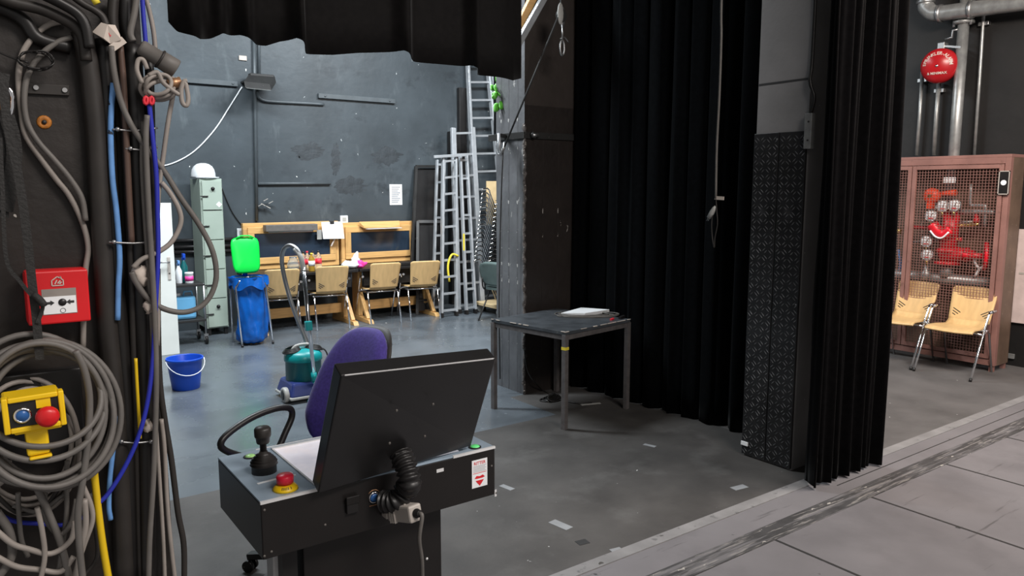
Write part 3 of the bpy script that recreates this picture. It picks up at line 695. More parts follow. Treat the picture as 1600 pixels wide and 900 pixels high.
# ================================================================== CONSOLE
t = thing('control_console', 'black control console with tilted monitor, joystick and emergency stop button', 'console', (.98, 2.2, 0))
X0, X1, Y0, Y1, ZT, ZB = .595, 1.372, 2.0, 2.43, .95, .782
MB().box((X0, Y0, ZB), (X1, Y1, ZT-.006)).build('housing', M_blackbox, t, bevel=.003)
tp = MB().box((X0, Y0, ZT-.006), (X1, Y1, ZT)).build('top_panel', M_panel, t, bevel=.0015)
for lo, hi in (((X0-.001, Y0-.002, ZT-.007), (.775, Y0+.006, ZT+.0008)), ((1.21, Y0-.002, ZT-.007), (X1+.001, Y0+.006, ZT+.0008)), ((X0+.12, Y1, ZT-.004), (X1, Y1+.002, ZT+.002))):
    MB().box(lo, hi).build('metal_edge', M_edge, tp)
# recessed display
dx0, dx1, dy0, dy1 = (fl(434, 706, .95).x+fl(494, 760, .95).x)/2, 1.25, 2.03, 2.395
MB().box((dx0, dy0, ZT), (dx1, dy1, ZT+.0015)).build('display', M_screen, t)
b = MB().box((dx0-.006, dy1, ZT), (dx1, dy1+.012, ZT+.005)).box((dx0-.006, dy0, ZT), (dx0, dy1, ZT+.003)); b.build('display_frame', M_edge, t)
mk = aY(495, 718, 2.2); 
dl = MB().text('R', .075, lambda x, y: V(.93-x, 2.25-y, ZT+.0019), bold=True).build('display_logo', M_cream, t)
# joystick: place on the top plane through its pixel position
jp = fl(413, 737, ZT)
MB().lathe([(.037, 0), (.037, .022), (.041, .025), (.036, .029), (.040, .034), (.031, .037), (.036, .041), (.026, .044), (.030, .048), (.020, .051), (.023, .055), (.014, .059), (.011, .066)], jp, (0, 0, 1), 26).build('joystick_boot', M_rubber, t)
MB().lathe([(.010, .06), (.010, .088), (.018, .090), (.0195, .094), (.021, .108), (.0235, .110), (.0245, .114), (.0245, .134), (.020, .140), (0, .142)], jp, (0, 0, 1), 24).build('joystick_knob', M_rubber, t)
ep = fl(446, 764, ZT)
es = MB().lathe([(.036, 0), (.035, .005), (.027, .014), (.02, .016), (0, .016)], ep, (0, 0, 1), 28).build('emergency_stop_base', M_yellow, t)
MB().lathe([(.015, .014), (.015, .018), (.0235, .02), (.0245, .038), (.021, .043), (0, .044)], ep, (0, 0, 1), 28).build('emergency_stop_button', M_redglow, t)
b = MB()
for k in range(7):
    th = math.radians(235+k*8); d = V(math.cos(th), math.sin(th), 0)
    if k != 5: b.bar(ep+d*.0275+V(0, 0, .0142), ep+d*.0325+V(0, 0, .0085), .0016, .001)
b.build('base_marks', M_blackink, es)
def lamp(px, py, m, nm):
    p = fl(px, py, ZT)
    r = MB().lathe([(.021, 0), (.021, .003), (.017, .004), (.017, 0)], p, n=22).build('indicator_ring', M_blackpl, t)
    MB().lathe([(.0165, 0), (.0165, .0035), (.012, .007), (0, .008)], p, n=22).build(nm, m, r)
lamp(391, 714, M_palelens, 'lens'); lamp(742, 699, M_greenled, 'lens')
for (xa, ya, xb, yb, w) in ((402, 756, 432, 748, .010), (436, 747, 462, 742, .010), (442, 742, 456, 738, .014)): MB().bar(fl(xa, ya, ZT+.0008), fl(xb, yb, ZT+.0008), w, .0012).build('label_strip', M_white, t)
# monitor: slab leaning out over the front edge
TL, TR_, BL, BR = aY(533, 587, 1.76), aY(775, 560, 1.80), aY(497, 772, 1.968), aY(736, 697, 2.02)
nn = V(0, .878, .478)*.05
mo = MB().hexa([BL, BR, TR_, TL, BL+nn, BR+nn, TR_+nn, TL+nn]).build('monitor', M_monitor, t, bevel=.004)
ux = (TR_-TL).normalized(); uz = (TL-BL).normalized(); un = -V(0, .878, .478)
b = MB()
for (px, py) in ((620, 642), (677, 632), (664, 682), (609, 693)):
    d = ray(px, py); pl = (BL-CAM).dot(un)/d.dot(un); p = CAM+d*pl
    MB().cyl(p-un*.003, p+un*.0016, .004, .003, 10).build('screw', M_cable, mo)
b = MB().bar(TL+un*.0003+ux*.01, TR_+un*.0003-ux*.01, .003, .002, un); b.build('worn_edge', M_edge, mo)
d = ray(628, 718); p = CAM+d*((BL-CAM).dot(un)/d.dot(un))
MB().hexa([p+ux*a*.028+uz*c*.03+un*e for e in (-.002, .0012) for a, c in ((-1, -1), (1, -1), (1, 1), (-1, 1))]).build('cable_opening', M_blackink, mo)
MB().tube([fl(560, 745, .95)+V(0, .15, 0), BL*.5+BR*.5+nn*.8+V(0, .05, .06)], .02, 10).build('monitor_arm', M_blackpl, t)
# corrugated hose from monitor to front
hs = MB(); hp0 = p+un*.008
pts = crom([hp0-un*.02+uz*.012, hp0+un*.022, hp0+un*.045-V(0, 0, .03), V(hp0.x+.006, 1.925, ZT-.03), V(hp0.x-.02, 1.935, ZT-.066), V(hp0.x-.045, 1.975, ZT-.078)], 18)
N_ = len(pts)
hs.tube(pts, lambda u: .031+.0045*math.cos(u*2*math.pi*15), 16); hs.build('corrugated_hose', M_blackpl, t)
def FF(px, py): return aY(px, py, Y0)
# sockets on the front face
p = FF(549, 787)
so = MB().box((p.x-.019, Y0-.012, p.z-.026), (p.x+.019, Y0, p.z+.024)).build('socket', M_blackpl, t, bevel=.003)
MB().box((p.x-.021, Y0-.016, p.z+.004), (p.x+.021, Y0-.01, p.z+.028)).build('flap', M_cabledk, so, bevel=.002)
p = FF(584, 777)
ks = MB().lathe([(.017, 0), (.017, .004), (.013, .005), (.013, .002)], p, (0, -1, 0), 22).build('key_switch', M_chrome, t)
MB().lathe([(.0125, 0), (.0125, .004), (0, .0045)], p, (0, -1, 0), 22).build('key_face', M_sockblue, ks)
MB().tube([p+V(.021*math.cos(a), -.0004, .021*math.sin(a)+.002) for a in np.linspace(.6, 2.5, 9)], .0012, 6).build('key_arc', M_copper, ks)
MB().bar(p+V(-.015, -.0004, -.0245), p+V(.015, -.0004, -.0245), .0008, .003).build('key_label', M_copper, ks)
p = FF(643, 765); MB().box((p.x-.012, Y0-.012, p.z-.022), (p.x+.012, Y0, p.z+.022)).build('side_socket', M_blackpl, t, bevel=.003)
p = FF(688, 735); MB().box((p.x-.014, Y0-.001, p.z-.005), (p.x+.012, Y0, p.z+.006)).build('metal_latch', M_edge, t)
b = MB()
for px, py in ((413, 797), (413, 869), (424, 862), (768, 728), (775, 770), (508, 820)):
    p = FF(px, py); MB().lathe([(.004, 0), (.0035, .0016), (0, .002)], p, (0, -1, 0), 10).build('screw', M_cable, t)
p = FF(775, 770); MB().box((p.x-.006, Y0-.001, p.z-.012), (p.x+.002, Y0+.0, p.z+.012)).build('bare_corner', M_edge, t)
# sticker
c0, c1 = FF(749, 716), FF(749, 763)
q = [FF(737, 721), FF(761, 714), FF(761, 757), FF(737, 764)]
sx0, sx1 = q[0].x, q[1].x; sz1 = (q[0].z+q[1].z)/2; sz0 = (q[2].z+q[3].z)/2
sk = MB().box((sx0, Y0-.0012, sz0), (sx1, Y0, sz1)).build('sticker', M_white, t)
sc = (sx0+sx1)/2; sh = sz1-sz0; sw = sx1-sx0; ys = Y0-.0016
b = MB().text('RITTER', sw*.24, lambda x, y: V(sc+x, ys, sz1-.13*sh+y), bold=True)
FS = lambda u, v: V(sc+u*sw*.34, ys, sz0+.26*sh+v*sw*.34)
b.prism([(-1, .35), (-.6, .75), (0, .6), (.6, .75), (1, .35), (.55, .25), (-.55, .25)], FS, (0, .0003, 0)); b.prism([(-.8, -.05), (.8, -.05), (.45, -.5), (0, -1), (-.45, -.5)], FS, (0, .0003, 0))
b.bar(V(sx0+.004, ys, sz0+.52*sh), V(sx1-.004, ys, sz0+.52*sh), .0006, .0015, (0, 0, 1))
b.build('lettering', M_redink, sk)
b = MB()
for k in range(5): b.bar(V(sx0+.005, ys, sz1-(.225+.05*k)*sh), V(sx1-.005-.004*(k % 2), ys, sz1-(.225+.05*k)*sh), .0006, .0011, (0, 0, 1))
b.build('small_print', M_greyink, sk)
# pedestal, feet
MB().box((.74, 2.09, .06), (1.215, 2.36, ZB)).build('pedestal', M_blackbox, t, bevel=.004)
p = aY(667, 873, 2.09); MB().lathe([(.005, 0), (.004, .002), (0, .0025)], p, (0, -1, 0), 10).build('pedestal_screw', M_edge, t)
MB().box((.68, 2.10, .06), (.725, 2.2, ZB)).build('support_post', M_blackpl, t)
MB().box((.64, 1.98, .06), (1.3, 2.47, .10)).build('base_plate', M_blackbox, t, bevel=.004)
for x in (.69, 1.25):
    for y in (2.03, 2.42):
        cs = MB().cyl((x-.014, y, .03), (x+.014, y, .03), .03, n=18).build('castor', M_blackpl, t)
p = aY(432, 886, 2.15); b = MB().box((p.x-.014, 2.14, p.z-.06), (p.x+.012, 2.2, p.z+.045)); b.build('side_bracket', M_edge, t, bevel=.004)
# plug and power cable (held by the console socket)
p0 = FF(601, 790)
t = thing('power_plug', 'beige rectangular power plug with black cable in the front of the black console', 'plug', p0+V(.03, -.05, -.04))
b = MB().box((p0.x-.012, Y0-.035, p0.z-.03), (p0.x+.03, Y0-.0005, p0.z+.014)); b.build('inlet_frame', M_beigepl, t, bevel=.004)
q0 = aY(626, 800, 1.93)
A0 = V(p0.x+.012, Y0-.03, p0.z-.010); A1 = aY(650, 802, 1.86)
bd = MB().bar(A0, A1, .046, .050).build('body', M_beigepl, t, bevel=.006)
MB().bar(lerp(A0, A1, .12)+V(0, 0, .026), lerp(A0, A1, .62)+V(0, 0, .026), .018, .010).build('locking_clip', M_beigepl, t, bevel=.003)
b = MB()
for k in range(3): b.bar(lerp(A0, A1, .14+.1*k)+V(-.022, -.006, -.004), lerp(A0, A1, .16+.1*k)+V(-.022, -.006, -.004), .01, .046)
b.build('ridges', M_beigepl, bd, bevel=.002)
dd = (A1-A0).normalized()
g0 = A1-dd*.002
MB().lathe([(.013, 0), (.014, .006), (.011, .008), (.011, .018), (.0085, .022)], g0, dd, 16).build('cable_gland', M_blackpl, t)
cb = MB().tube([g0+dd*.012, g0+dd*.03+V(0, 0, -.008), aY(655, 842, 1.84), aY(659, 875, 1.86), aY(660, 915, 1.88), aY(661, 1000, 1.92), V(.95, 1.97, .3), V(.95, 1.93, .02), V(1.2, 1.8, .01)], .0062, 10, smooth=8); cb.build('cable', M_cable, t)

# ================================================================== OFFICE CHAIR
t = thing('office_chair', 'purple office chair with black loop armrests behind the black console', 'chair', (1.19, 3.27, 0), rot=math.radians(112), local=True)
# local frame: +y is the front of the chair
def prof(z):   # mid surface of the backrest: y against z
    return float(np.interp(z, [.50, .60, .70, .80, .90, 1.0, 1.16], [-.215, -.215, -.235, -.28, -.33, -.385, -.475]))
def bw(z): return float(np.interp(z, [.50, .60, .70, .85, 1.0, 1.16], [.20, .22, .22, .205, .19, .185]))
def bk(dy, k):
    def fn(x, y):
        z = .825+y*.285*k
        return V(x*bw(z)*k, prof(z)+dy+.045*abs(x)**2.2, z)
    return fn
MB().pad(bk(0, 1), 28, 36, .10).build('backrest', M_purple, t)
MB().pad(bk(-.042, 1.02), 28, 36, .05).build('back_shell', M_cablemid, t)
MB().pad(lambda x, y: V(x*.25, .01+y*.23, .46-.03*max(0, y)**3-.012*abs(x)**3), 20, 20, .09, e=4).build('seat', M_purple, t)
for s in (-1, 1):
    P = [(s*.275, y-.06, z) for y, z in ((.31, .655), (.27, .695), (.14, .735), (0, .745), (-.09, .725), (-.105, .68), (-.06, .61), (0, .53), (.08, .49), (.16, .545), (.27, .61))]
    MB().tube([V(*p) for p in P], .016, 10, closed=True, smooth=5).build('armrest', M_blackpl, t)
MB().cyl((0, .04, .1), (0, .04, .46), .03, n=16).build('gas_column', M_blackpl, t)
MB().bar((0, -.02, .45), (0, -.26, .50), .07, .012, (0, 0, 1)).bar((0, -.25, .48), (0, -.27, .75), .07, .012, (0, 1, 0)).build('back_bracket', M_blackpl, t)
for k in range(5):
    a = k*2*math.pi/5+.3; d = V(math.cos(a), math.sin(a), 0); c0 = V(0, .04, 0)
    lg = MB().bar(c0+V(0, 0, .12), c0+d*.29+V(0, 0, .075), .045, .03).build('leg', M_blackpl, t, bevel=.006)
    w = c0+d*.285; nrm = V(-d.y, d.x, 0); cs = MB()
    for s in (-1, 1): cs.cyl(w+nrm*(s*.008)+V(0, 0, .028), w+nrm*(s*.026)+V(0, 0, .028), .028, n=16)
    cs.cyl(w+V(0, 0, .03), w+V(0, 0, .07), .008, n=8); cs.build('castor', M_cabledk, lg)

# ================================================================== REAR WALL FITTINGS
YB = 10.15
def onwall(name, label, cat, pts, r, m, sm=0, n=10):
    return tag(MB().tube([aY(p[0], p[1], YB-r-.002) for p in pts], r, n, smooth=sm).build(name, m), label, cat)
def rail(label, p, q, w=.062, d=.045):
    a, b = aY(p[0], p[1], YB-d/2), aY(q[0], q[1], YB-d/2)
    a.z = b.z = (a.z+b.z)/2
    t = thing('wall_rail', label, 'rail', V((a.x+b.x)/2, YB, a.z))
    MB().bar(a, b, d, w).build('channel', M_railpaint, t, bevel=.004)
    for k in (.08, .92):
        c = lerp(a, b, k); MB().lathe([(.014, 0), (.012, .01), (0, .011)], c+V(0, -d/2, 0), (0, -1, 0), 10).build('bolt', M_railpaint, t)
rail('painted rail on the rear wall to the right of the floodlight', (497, 149), (617, 159))
rail('painted rail on the rear wall to the left of the floodlight', (268, 122), (371, 133))
onwall('conduit', 'painted conduit running down the rear wall behind the floodlight', 'conduit', [(396, 20), (398, 140), (401, 345)], .022, M_railpaint)
onwall('conduit', 'second painted conduit above the floodlight beside the long one', 'conduit', [(404, 20), (405, 118)], .018, M_railpaint)
onwall('conduit', 'painted conduit bending right from under the floodlight', 'conduit', [(402, 143), (404, 152), (413, 157), (430, 159), (470, 161), (506, 163)], .02, M_railpaint, 5)
onwall('conduit', 'painted level conduit on the rear wall above the wooden frames', 'conduit', [(403, 287), (516, 286.5)], .02, M_railpaint)
onwall('cable', 'white cable sagging from the floodlight towards the locker', 'cable', [(150, 268), (200, 268), (246, 261), (275, 253), (305, 235), (335, 203), (358, 168), (378, 136)], .008, M_whitepl, 6)
onwall('cable', 'thin black cable on the rear wall from the locker to the white switch', 'cable', [(346, 292), (352, 308), (362, 330), (372, 345), (378, 352)], .007, M_blackpl, 5)
for k, y in enumerate((374, 384, 392)):
    onwall('pipe', ('topmost', 'middle', 'lowest')[k]+' of the three black pipes on the wall behind the locker', 'pipe', [(262, y+3), (392, y-1)], .026, M_blackpl)
# dangling scrap on the conduit
b = MB()
for k in range(5):
    p = aY(404+k*4, 322-(k % 3)*4, YB-.06); b.bar(p, p+V(.05, -.02, (-1)**k*.03), .04, .008)
tag(b.build('frayed_tape', M_beigepl), 'frayed scrap of tape on the conduit above the first wooden frame', 'tape')
# floodlight
p = aY(408, 128, 9.95)
t = thing('floodlight', 'black floodlight on the rear wall with its glass tilted down', 'floodlight', p)
q = [aY(391, 126, 9.93), aY(432, 129, 9.93), aY(424, 142, 9.72), aY(383, 138, 9.72)]
k = V(0, .05, .09)
MB().hexa([q[3], q[2], q[1], q[0], q[3]+k, q[2]+k, q[1]+k, q[0]+k]).build('head', M_darkmetal, t, bevel=.01)
c0 = (q[0]+q[1]+q[2]+q[3])/4; dn = V(0, -.012, -.006)
MB().hexa([lerp(c0, v, .88)+dn for v in (q[3], q[2], q[1], q[0])]+[lerp(c0, v, .88) for v in (q[3], q[2], q[1], q[0])]).build('glass', M_lampglass, t)
a = aY(390, 114, 9.98); b_ = aY(428, 127, 9.98)
MB().box((a.x, 9.95, b_.z), (b_.x, 10.06, a.z)).build('gear_box', M_darkmetal, t, bevel=.012)
MB().bar((p.x-.18, 10.0, p.z), (p.x-.18, 10.15, p.z), .04, .02).build('bracket', M_darkmetal, t)
MB().bar((p.x+.12, 10.0, p.z), (p.x+.12, 10.15, p.z), .04, .02).build('bracket', M_darkmetal, t)
# notice
a, c = aY(608.5, 288, YB-.002), aY(628.5, 320, YB-.002)
t = thing('notice', 'white printed notice pinned to the rear wall', 'notice', V((a.x+c.x)/2, YB, c.z))
MB().box((a.x, YB-.004, c.z), (c.x, YB, a.z)).build('sheet', M_white, t)
b = MB()
for k in range(9):
    z = lerp(a.z-.04, c.z+.04, k/8); b.box((a.x+.03, YB-.0055, z-.006), (c.x-.03-.02*(k % 3), YB-.004, z+.006))
o = b.build('printed_lines', M_greyink, t); o['kind'] = 'stuff'
def switch(px0, py0, px1, py1, lab, name='wall_switch', cat='switch', Y=YB):
    a, c = aY(px0, py0, Y-.03), aY(px1, py1, Y-.03)
    t = thing(name, lab, cat, V((a.x+c.x)/2, Y, c.z))
    MB().box((a.x, Y-.03, c.z), (c.x, Y, a.z)).build('plate', M_whitepl, t, bevel=.006)
    MB().box((lerp(a.x, c.x, .25), Y-.036, lerp(a.z, c.z, .75)), (lerp(a.x, c.x, .75), Y-.03, lerp(a.z, c.z, .25))).build('rocker', M_ltgrey, t, bevel=.003)
switch(370.5, 357, 384, 370, 'square white switch on the rear wall left of the first wooden frame')
switch(532, 337, 544, 348, 'white double socket on the rear wall above the gap between the frames', 'wall_socket', 'socket')
a = aY(379, 91, YB); tag(MB().box((a.x-.05, YB-.02, a.z-.03), (a.x+.05, YB, a.z+.03)).build('adhesive_patch', M_cream, bevel=.006), 'small pale patch on the rear wall up near the velvet border', 'patch')
# dark repaired patches on the wall
for px, py, rx, ry, lab in ((605, 244, 22, 14, 'dark painted-over blotch on the rear wall below the right rail'), (482, 236, 25, 14, 'dark painted-over blotch on the rear wall level with the locker top'), (525, 250, 8, 24, 'dark rough crack beside the first blotch'), (548, 290, 24, 14, 'dark rough patch above the second wooden frame')):
    b = MB(); rnd = random.Random(px)
    P = [aY(px+rx*math.cos(a)*(1+rnd.uniform(-.3, .2)), py+ry*math.sin(a)*(1+rnd.uniform(-.25, .2)), YB-.001) for a in np.linspace(0, 2*math.pi, 41)[:-1]]
    P = crom(P, 2, True); n = len(P)
    b.add(P+[v+V(0, .0008, 0) for v in P], [list(range(n)), list(range(n, 2*n))[::-1]]+[(i, i+n, (i+1) % n+n, (i+1) % n) for i in range(n)])
    o = struct(b.build('trim_6', M_darkpatch))

# ================================================================== LOCKER CORNER
a, c = fl(317.5, 521), fl(353, 517)
LX0, LX1, LY0, LY1, LZ = a.x, c.x-.02, 9.62, 10.08, aY(315, 279, 9.62).z
t = thing('locker', 'tall grey-green metal locker with five small doors against the rear wall', 'locker', V((LX0+LX1)/2, (LY0+LY1)/2, 0))
MB().box((LX0, LY0, .09), (LX1, LY1, LZ)).build('body', M_locker, t, bevel=.004)
for x in (LX0+.03, LX1-.03):
    for y in (LY0+.03, LY1-.03): MB().box((x-.02, y-.02, 0), (x+.02, y+.02, .09)).build('foot', M_blackpl, t)
dh = (LZ-.09-.03)/5
for k in range(5):
    z0 = .10+k*dh; d = MB().box((LX0+.02, LY0-.016-(.012 if k == 4 else 0), z0+.006), (LX1-.012, LY0-.001, z0+dh-.006)).build('door', M_locker, t, bevel=.003)
    cx = lerp(LX0, LX1, .55); y = LY0-.017-(.012 if k == 4 else 0)
    if k in (4, 1, 0): MB().lathe([(.022, 0), (.022, .006), (.016, .012), (.02, .02), (0, .022)], (cx, y, z0+dh*.72), (0, -1, 0), 14).build('lock', M_blackpl, d)
    MB().box((LX0-.004, y-.012, z0+dh*.45), (LX0+.085, y+.002, z0+dh*.49)).build('latch', M_darkmetal, d, bevel=.003)
    if k == 4:
        q = V(lerp(LX0, LX1, .8), y-.0005, z0+.07)
        MB().hexa([q+V(-.035, 0, 0), q+V(0, 0, -.035), q+V(.035, 0, 0), q+V(0, 0, .035)]+[v+V(0, .0007, 0) for v in (q+V(-.035, 0, 0), q+V(0, 0, -.035), q+V(.035, 0, 0), q+V(0, 0, .035))]).build('diamond_sticker', M_white, d)
# hard hat
hc = V(lerp(LX0, LX1, .38), LY0+.2, LZ)
t = thing('hard_hat', 'white hard hat lying on top of the grey-green locker', 'helmet', hc)
b = MB()
pr = [(.142, 0), (.14, .02), (.138, .05), (.128, .09), (.105, .125), (.07, .148), (.03, .158), (0, .159)]
b.lathe(pr, (0, 0, 0), n=28)
b.v = [hc+V(v.x, v.y*1.15, v.z*1.12+.012) for v in b.v]; b.build('shell', M_whitepl, t)
b = MB(); b.tube([hc+V(x, -.19-.035*(1-(x/.13)**2), .012) for x in np.linspace(-.13, .13, 9)], .012, 8)
b.v = [V(v.x, v.y, hc.z+.016+(v.z-hc.z-.016)*.5) for v in b.v]; b.build('peak', M_whitepl, t)
MB().bar(hc+V(0, -.14, .13), hc+V(0, .1, .185), .03, .012).build('ridge', M_whitepl, t, bevel=.004)
# white door leaf
t = thing('door_leaf', 'tall white door leaf with a lock plate standing upright in front of the utility cart', 'door panel', (1.45, 8.77, 0))
zt = aY(270, 317, 8.75).z; xr = aY(278, 500, 8.75).x
MB().box((1.1, 8.75, 0), (xr, 8.79, zt)).build('panel', M_offwhite, t, bevel=.003)
a, c = aY(261, 402, 8.74), aY(268, 437, 8.74)
lp = MB().box((a.x, 8.743, c.z), (c.x, 8.751, a.z)).build('lock_plate', M_beigepl, t, bevel=.002)
MB().tube([((a.x+c.x)/2, 8.742, a.z-.05), ((a.x+c.x)/2, 8.70, a.z-.05), ((a.x+c.x)/2-.11, 8.70, a.z-.05)], .008, 8).build('handle', M_steel, lp)
MB().cyl(((a.x+c.x)/2, 8.74, c.z+.07), ((a.x+c.x)/2, 8.745, c.z+.07), .008, n=10).build('keyhole', M_blackink, lp)
# utility cart
CX0, CX1, CY0, CY1 = 1.66, 2.19, 9.12, 9.5
Z1, Z2 = aY(300, 444, 9.12).z, aY(300, 500, 9.12).z
t = thing('utility_cart', 'two-shelf dark utility cart between the white door leaf and the locker', 'cart', ((CX0+CX1)/2, (CY0+CY1)/2, 0))
for z in (Z1, Z2):
    sh = MB().box((CX0, CY0, z-.03), (CX1, CY1, z)).build('shelf', M_darkmetal, t, bevel=.004)
for x in (CX0+.012, CX1-.012):
    for y in (CY0+.012, CY1-.012):
        MB().cyl((x, y, .1), (x, y, Z1), .012, n=10).build('post', M_steel, t)
        cs = MB().cyl((x-.014, y, .05), (x+.014, y, .05), .048, n=18).build('castor', M_blackpl, t)
        MB().bar((x, y, .05), (x, y, .12), .045, .03).build('fork', M_steel, cs)
def bottle(name, lab, base, r, h, m, capm, label_m=None, group=None, neck=.3):
    t = thing(name, lab, 'bottle', base, group)
    MB().lathe([(r*.92, 0), (r, .01), (r, h*.62), (r*.85, h*.72), (r*neck, h*.86), (r*neck, h*.93)], base, n=18).build('body', m, t)
    MB().lathe([(r*neck*1.2, h*.91), (r*neck*1.2, h*1.0), (0, h*1.003)], base, n=14).build('cap', capm, t)
    if label_m: MB().lathe([(r*1.015, h*.3), (r*1.015, h*.58)], base, n=18).build('label_band', label_m, t)
    return t
def spray(lab, base, r, h, m, hm):
    t = thing('spray_bottle', lab, 'bottle', base)
    MB().lathe([(r*.9, 0), (r, .01), (r, h*.55), (r*.45, h*.72), (r*.4, h*.8)], base, n=18).build('body', m, t)
    b = MB().box(base+V(-r*.35, -r*1.1, h*.86), base+V(r*.35, r*.6, h*1.0)).lathe([(r*.5, h*.78), (r*.5, h*.87)], base, n=12); b.build('spray_head', hm, t, bevel=.003)
    return t
px = lambda x, y=9.3: aY(x, 440, y).x
spray('clear spray bottle with a pale blue head on the upper cart shelf', V(px(280, 9.25), 9.25, Z1), .036, .27, M_whitepl, M_cableblue)
spray('green spray bottle with a dark blue head on the upper cart shelf', V(px(288.5, 9.32), 9.32, Z1), .042, .34, M_tealdk, M_bucket)
p = V(px(296, 9.22), 9.22, Z1)
t = thing('plastic_tub', 'white tub with a pink label on the upper cart shelf', 'tub', p)
MB().lathe([(.042, 0), (.045, .01), (.045, .11), (.047, .112), (.047, .13), (0, .131)], p, n=20).build('body', M_whitepl, t)
MB().lathe([(.0458, .03), (.0458, .085)], p, n=20).build('label_band', M_pink, t)
p = V(px(288, 9.28)-.02, 9.28, Z2)
t = thing('water_canister', 'translucent blue canister on the lower cart shelf', 'canister', p)
MB().box(p+V(-.12, -.09, 0), p+V(.12, .09, .27)).build('body', M_blueliq, t, bevel=.03)
MB().lathe([(.03, .27), (.03, .3), (0, .301)], p+V(-.06, 0, 0), n=14).build('cap', M_whitepl, t)
MB().tube([p+V(.0, 0, .265), p+V(.01, 0, .315), p+V(.09, 0, .315), p+V(.1, 0, .265)], .012, 8).build('handle', M_blueliq, t)

# ================================================================== BIN BAG STAND
a, c = fl(379, 543), fl(432, 540)
bc = V((a.x+c.x)/2, a.y+.16, 0)
t = thing('bin_bag_stand', 'chrome bin stand with a green lid standing open', 'bin stand', bc)
w = (c.x-a.x)/2; zr = aY(390, 436, bc.y).z
for s in (-1, 1):
    MB().tube([(bc.x+s*w*1.0, bc.y-.16, .0), (bc.x+s*w*.98-.04, bc.y-.13, zr*.9), (bc.x+s*w*.75-.03, bc.y-.12, zr), (bc.x+s*.02, bc.y-.13, zr+.005)], .011, 8, smooth=0).build('leg', M_chrome, t)
    MB().tube([(bc.x+s*w*1.02, bc.y+.2, .0), (bc.x+s*w*.95-.03, bc.y+.16, zr*.92), (bc.x+s*w*.7, bc.y+.17, zr)], .011, 8).build('leg', M_chrome, t)
    MB().cyl((bc.x+s*w*1.0, bc.y-.16, 0), (bc.x+s*w*1.0, bc.y-.16, .03), .014, n=10).build('foot_cap', M_blackpl, t)
MB().tube([V(bc.x-.02+.185*math.cos(q), bc.y+.165*math.sin(q), zr+.005) for q in np.linspace(0, 2*math.pi, 25)[:-1]], .012, 8, closed=True).build('ring', M_chrome, t)
A, C = aY(361, 372, bc.y+.12), aY(406.5, 425, bc.y+.12)
lw, lh = (C.x-A.x)/2, (A.z-C.z)/2; lc = (A+C)/2
def lid(u, v):
    x, z = u*2-1, v*2-1; e = 5.0
    m_ = max(abs(x), abs(z)); n_ = (abs(x)**e+abs(z)**e)**(1/e); k = m_/n_ if n_ > 1e-6 else 1
    return lc+V(x*k*lw*(1-.05*z*-1), -.025*(1-m_**4)+.03*z, z*k*lh)
MB().sheet(lid, 20, 20, .012).build('lid', M_green, t)
MB().tube([lc+V(-.1, .005, lh-.005), lc+V(-.05, .005, lh+.02), lc+V(.05, .005, lh+.02), lc+V(.1, .005, lh-.005)], .009, 8).build('lid_handle', M_green, t)
MB().bar((bc.x-.02, bc.y+.165, zr), (bc.x-.02, bc.y+.14, lc.z-lh+.03), .06, .01).build('hinge', M_chrome, t)
# the bag hangs in the ring
rnd = random.Random(11)
def bag(u, v):
    th = 2*math.pi*u; z = lerp(.015, zr+.03, v)
    r = float(np.interp(v, [0, .04, .15, .5, .85, .95, 1], [.08, .15, .165, .155, .15, .175, .19]))
    r *= 1+.05*math.sin(3*th+5*v)+.05*math.sin(7*th-9*v+1)*(1-v*.5)+.025*math.sin(13*th+14*v)+.04*math.sin(5*th+25*v)*math.exp(-((v-.08)/.1)**2)
    return V(bc.x-.02+r*math.cos(th)*1.08+.02*math.sin(4*v), bc.y+r*math.sin(th)*.95, z+.006*math.sin(9*th))
b = MB(); nu, nv = 56, 36
vs = [bag(i/nu, j/nv) for i in range(nu) for j in range(nv+1)]; K = nv+1
fs = [(i*K+j, ((i+1) % nu)*K+j, ((i+1) % nu)*K+j+1, i*K+j+1) for i in range(nu) for j in range(nv)]
vs.append(V(bc.x-.02, bc.y, .012)); L_ = len(vs)-1; fs += [(((i+1) % nu)*K, i*K, L_) for i in range(nu)]
b.add(vs, fs, True)
o = b.build('bin_bag', M_bag, org=(bc.x, bc.y, 0)); tag(o, 'blue plastic bin bag hanging full length in the chrome stand', 'bin bag')
# a flap of bag folded over the ring
def flap(u, v):
    th = 2*math.pi*u; r = .2+.012*math.sin(9*th)+.006*v; return V(bc.x-.02+r*math.cos(th)*1.06, bc.y+r*math.sin(th)*.93, zr+.035-.12*v*(1+.25*math.sin(5*th+1)))
b = MB(); K = 9; vs = [flap(i/nu, j/8) for i in range(nu) for j in range(K)]
b.add(vs, [(i*K+j, ((i+1) % nu)*K+j, ((i+1) % nu)*K+j+1, i*K+j+1) for i in range(nu) for j in range(8)], True)
f = b.build('folded_rim', M_bag); 
f.location = f.location-o.location; f.parent = o

# ================================================================== BUCKET
bp = fl(295, 610); bp.y += .10; bp.z = 0
t = thing('bucket', 'blue plastic bucket with a white wire handle on the grey floor', 'bucket', bp)
MB().lathe([(.115, 0), (.118, .004), (.135, .14), (.150, .262), (.160, .263), (.160, .285), (.154, .287), (.150, .28), (.130, .12), (.112, .012), (0, .011)], bp, n=36).build('body', M_bucket, t)
P = [bp+V(.163*math.cos(q), -.02-.10*math.sin(q)**2*0, .268)+V(0, -.165*math.sin(q), -.115*math.sin(q)) for q in np.linspace(0, math.pi, 15)]
MB().tube(P, .004, 7).build('handle', M_whitepl, t)

